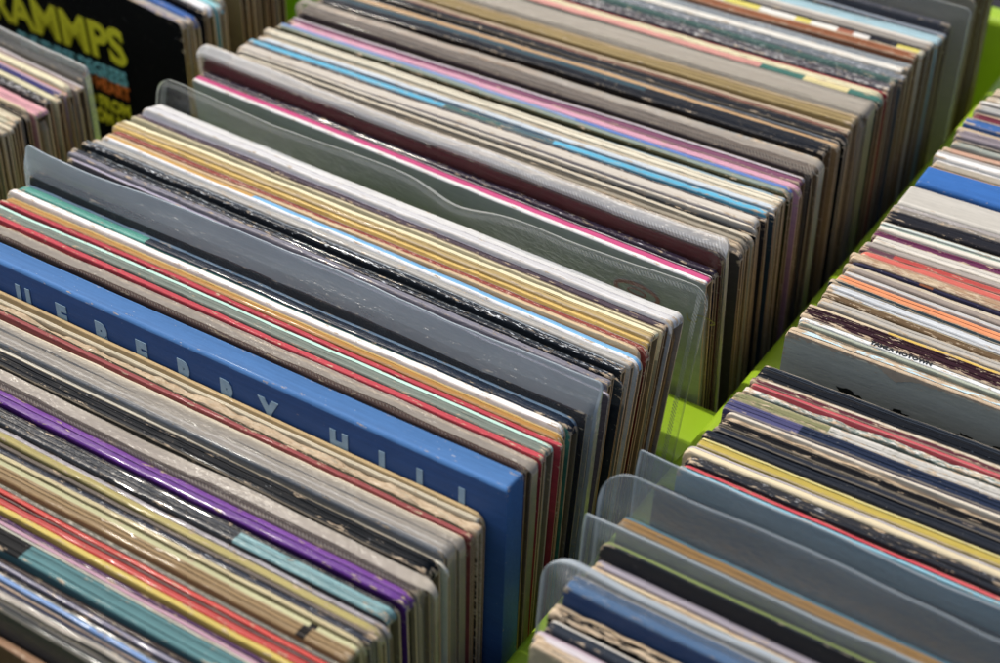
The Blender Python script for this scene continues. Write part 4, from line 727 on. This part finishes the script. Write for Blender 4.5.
# ------------------------------------------------------------------ the lime green bin
def slab(name, parent, x0, x1, y0, y1, z0, z1, rad=.006, n=5):
    """a bar with rounded top edges"""
    prof = [(x0, z0), (x0, z1 - rad)]
    prof += [(x0 + rad - rad * math.cos(a), z1 - rad + rad * math.sin(a)) for a in [math.pi / 2 * k / n for k in range(1, n + 1)]]
    prof += [(x1 - rad + rad * math.sin(a), z1 - rad + rad * math.cos(a)) for a in [math.pi / 2 * k / n for k in range(0, n + 1)]]
    prof += [(x1, z0)]
    vs, fs, m_ = [], [], 24
    for i in range(m_ + 1):
        y = y0 + (y1 - y0) * i / m_
        vs += [(x, y, z) for x, z in prof]
    k = len(prof)
    for i in range(m_):
        for j in range(k):
            a, b = i * k + j, i * k + (j + 1) % k
            fs.append((a, b, b + k, a + k))
    fs.append(tuple(range(k))[::-1]); fs.append(tuple(m_ * k + j for j in range(k)))
    me = bpy.data.meshes.new(name); me.from_pydata(vs, [], fs); me.update()
    me.polygons.foreach_set('use_smooth', [True] * len(fs)); me.set_sharp_from_angle(angle=math.radians(60))
    me.materials.append(LIME)
    o = bpy.data.objects.new(name, me); COL.objects.link(o); o.parent = parent
    return o

def cross(name, parent, x0, x1, y0, y1, z0, z1, rad=.006):
    o = slab(name, parent, y0, y1, -x1, -x0, z0, z1, rad)      # a bar lying along x
    o.rotation_euler = (0, 0, math.pi / 2)
    for v in o.data.vertices: v.co.y = v.co.y
    # rotate (a,b) -> (-b, a): x = -b, y = a
    return o

bin_ = empty('record_bin', (0, 0, FLOOR - .01))
tag(bin_, 'lime green moulded plastic display bin with long dividers holding all the rows of records', 'bin')
dz = -(FLOOR - .01)
YB0, YB1 = -.42, .405
def bar(*a): return slab(*a)
ZR = -.062 + dz
slab('divider', bin_, .3285, .3530, YB0, YB1, .001, ZR + .002, .005)
slab('divider', bin_, -.0400, -.0035, YB0, YB1, .001, ZR, .005)
slab('divider', bin_, .6780, .7060, YB0, YB1, .001, ZR, .005)
slab('divider', bin_, -.3960, -.3620, YB0, YB1, .001, ZR, .005)
cross('crossbar', bin_, -.0040, .3290, -.0480, -.0035, .001, -.070 + dz, .007)
cross('crossbar', bin_, .3555, .6785, -.0390, -.0235, .001, -.080 + dz, .005)
cross('end_wall', bin_, -.396, .706, .405, .425, .001, -.058 + dz, .005)
cross('end_wall', bin_, -.396, .706, -.44, -.42, .001, -.058 + dz, .005)
me = bpy.data.meshes.new('floor_panel')
me.from_pydata([(-.39, -.43, .0095), (.70, -.43, .0095), (.70, .42, .0095), (-.39, .42, .0095)], [], [(0, 1, 2, 3)]); me.materials.append(LIME)
o = bpy.data.objects.new('floor_panel', me); COL.objects.link(o); o.parent = bin_

# dark table the bin stands on
me = bpy.data.meshes.new('ground'); s_ = 30
me.from_pydata([(-s_, -s_, 0), (s_, -s_, 0), (s_, s_, 0), (-s_, s_, 0)], [], [(0, 1, 2, 3)])
me.materials.append(plain_material('dark_cloth', (.012, .010, .018), .8))
g = bpy.data.objects.new('ground', me); COL.objects.link(g); g.location.z = FLOOR - .0105; g['kind'] = 'structure'

# ------------------------------------------------------------------ light and camera
SUN_AZ, SUN_EL = math.radians(174), math.radians(56)            # azimuth counter-clockwise from +X
w_ = bpy.data.worlds.new('World'); SC.world = w_; w_.use_nodes = True
nt = w_.node_tree; bg = nt.nodes['Background']
sky = nt.nodes.new('ShaderNodeTexSky'); sky.sky_type = 'NISHITA'; sky.sun_disc = False
sky.sun_elevation = SUN_EL; sky.sun_rotation = math.radians(90) - SUN_AZ; sky.dust_density = 4.0; sky.air_density = 1.0; sky.ozone_density = .4
nt.links.new(sky.outputs[0], bg.inputs[0]); bg.inputs[1].default_value = .135
sl_ = bpy.data.lights.new('sun', 'SUN'); sl_.energy = 2.75; sl_.angle = math.radians(.6); sl_.color = (1, .94, .84)
so = bpy.data.objects.new('sun', sl_); COL.objects.link(so)
dirv = Vector((math.cos(SUN_EL) * math.cos(SUN_AZ), math.cos(SUN_EL) * math.sin(SUN_AZ), math.sin(SUN_EL)))
so.rotation_euler = (-dirv).to_track_quat('-Z', 'Y').to_euler(); so.location = dirv * 3

cam = bpy.data.cameras.new('camera'); co = bpy.data.objects.new('camera', cam); COL.objects.link(co); SC.camera = co
F_PX = 1521.18; yaw, pitch, roll = (math.radians(a) for a in (35.137, 39.427, -1.093))
cam.sensor_width = 36; cam.lens = F_PX / 1000 * 36; cam.clip_start = .01; cam.clip_end = 200
f_ = Vector((-math.sin(yaw) * math.cos(pitch), math.cos(yaw) * math.cos(pitch), -math.sin(pitch)))
rr = Vector((math.cos(yaw), math.sin(yaw), 0)); uu = rr.cross(f_)
r2 = rr * math.cos(roll) + uu * math.sin(roll); u2 = -rr * math.sin(roll) + uu * math.cos(roll)
co.matrix_world = Matrix(((r2.x, u2.x, -f_.x, .54287), (r2.y, u2.y, -f_.y, -.48882), (r2.z, u2.z, -f_.z, .40755), (0, 0, 0, 1)))
cam.dof.use_dof = True; cam.dof.focus_distance = .64; cam.dof.aperture_fstop = 7.5; cam.dof.aperture_blades = 7

SC.view_settings.view_transform = 'Standard'; SC.view_settings.look = 'None'; SC.view_settings.exposure = 0
SC.cycles.use_denoising = True; SC.cycles.max_bounces = 10; SC.cycles.transparent_max_bounces = 24
SC.cycles.caustics_reflective = False; SC.cycles.caustics_refractive = False
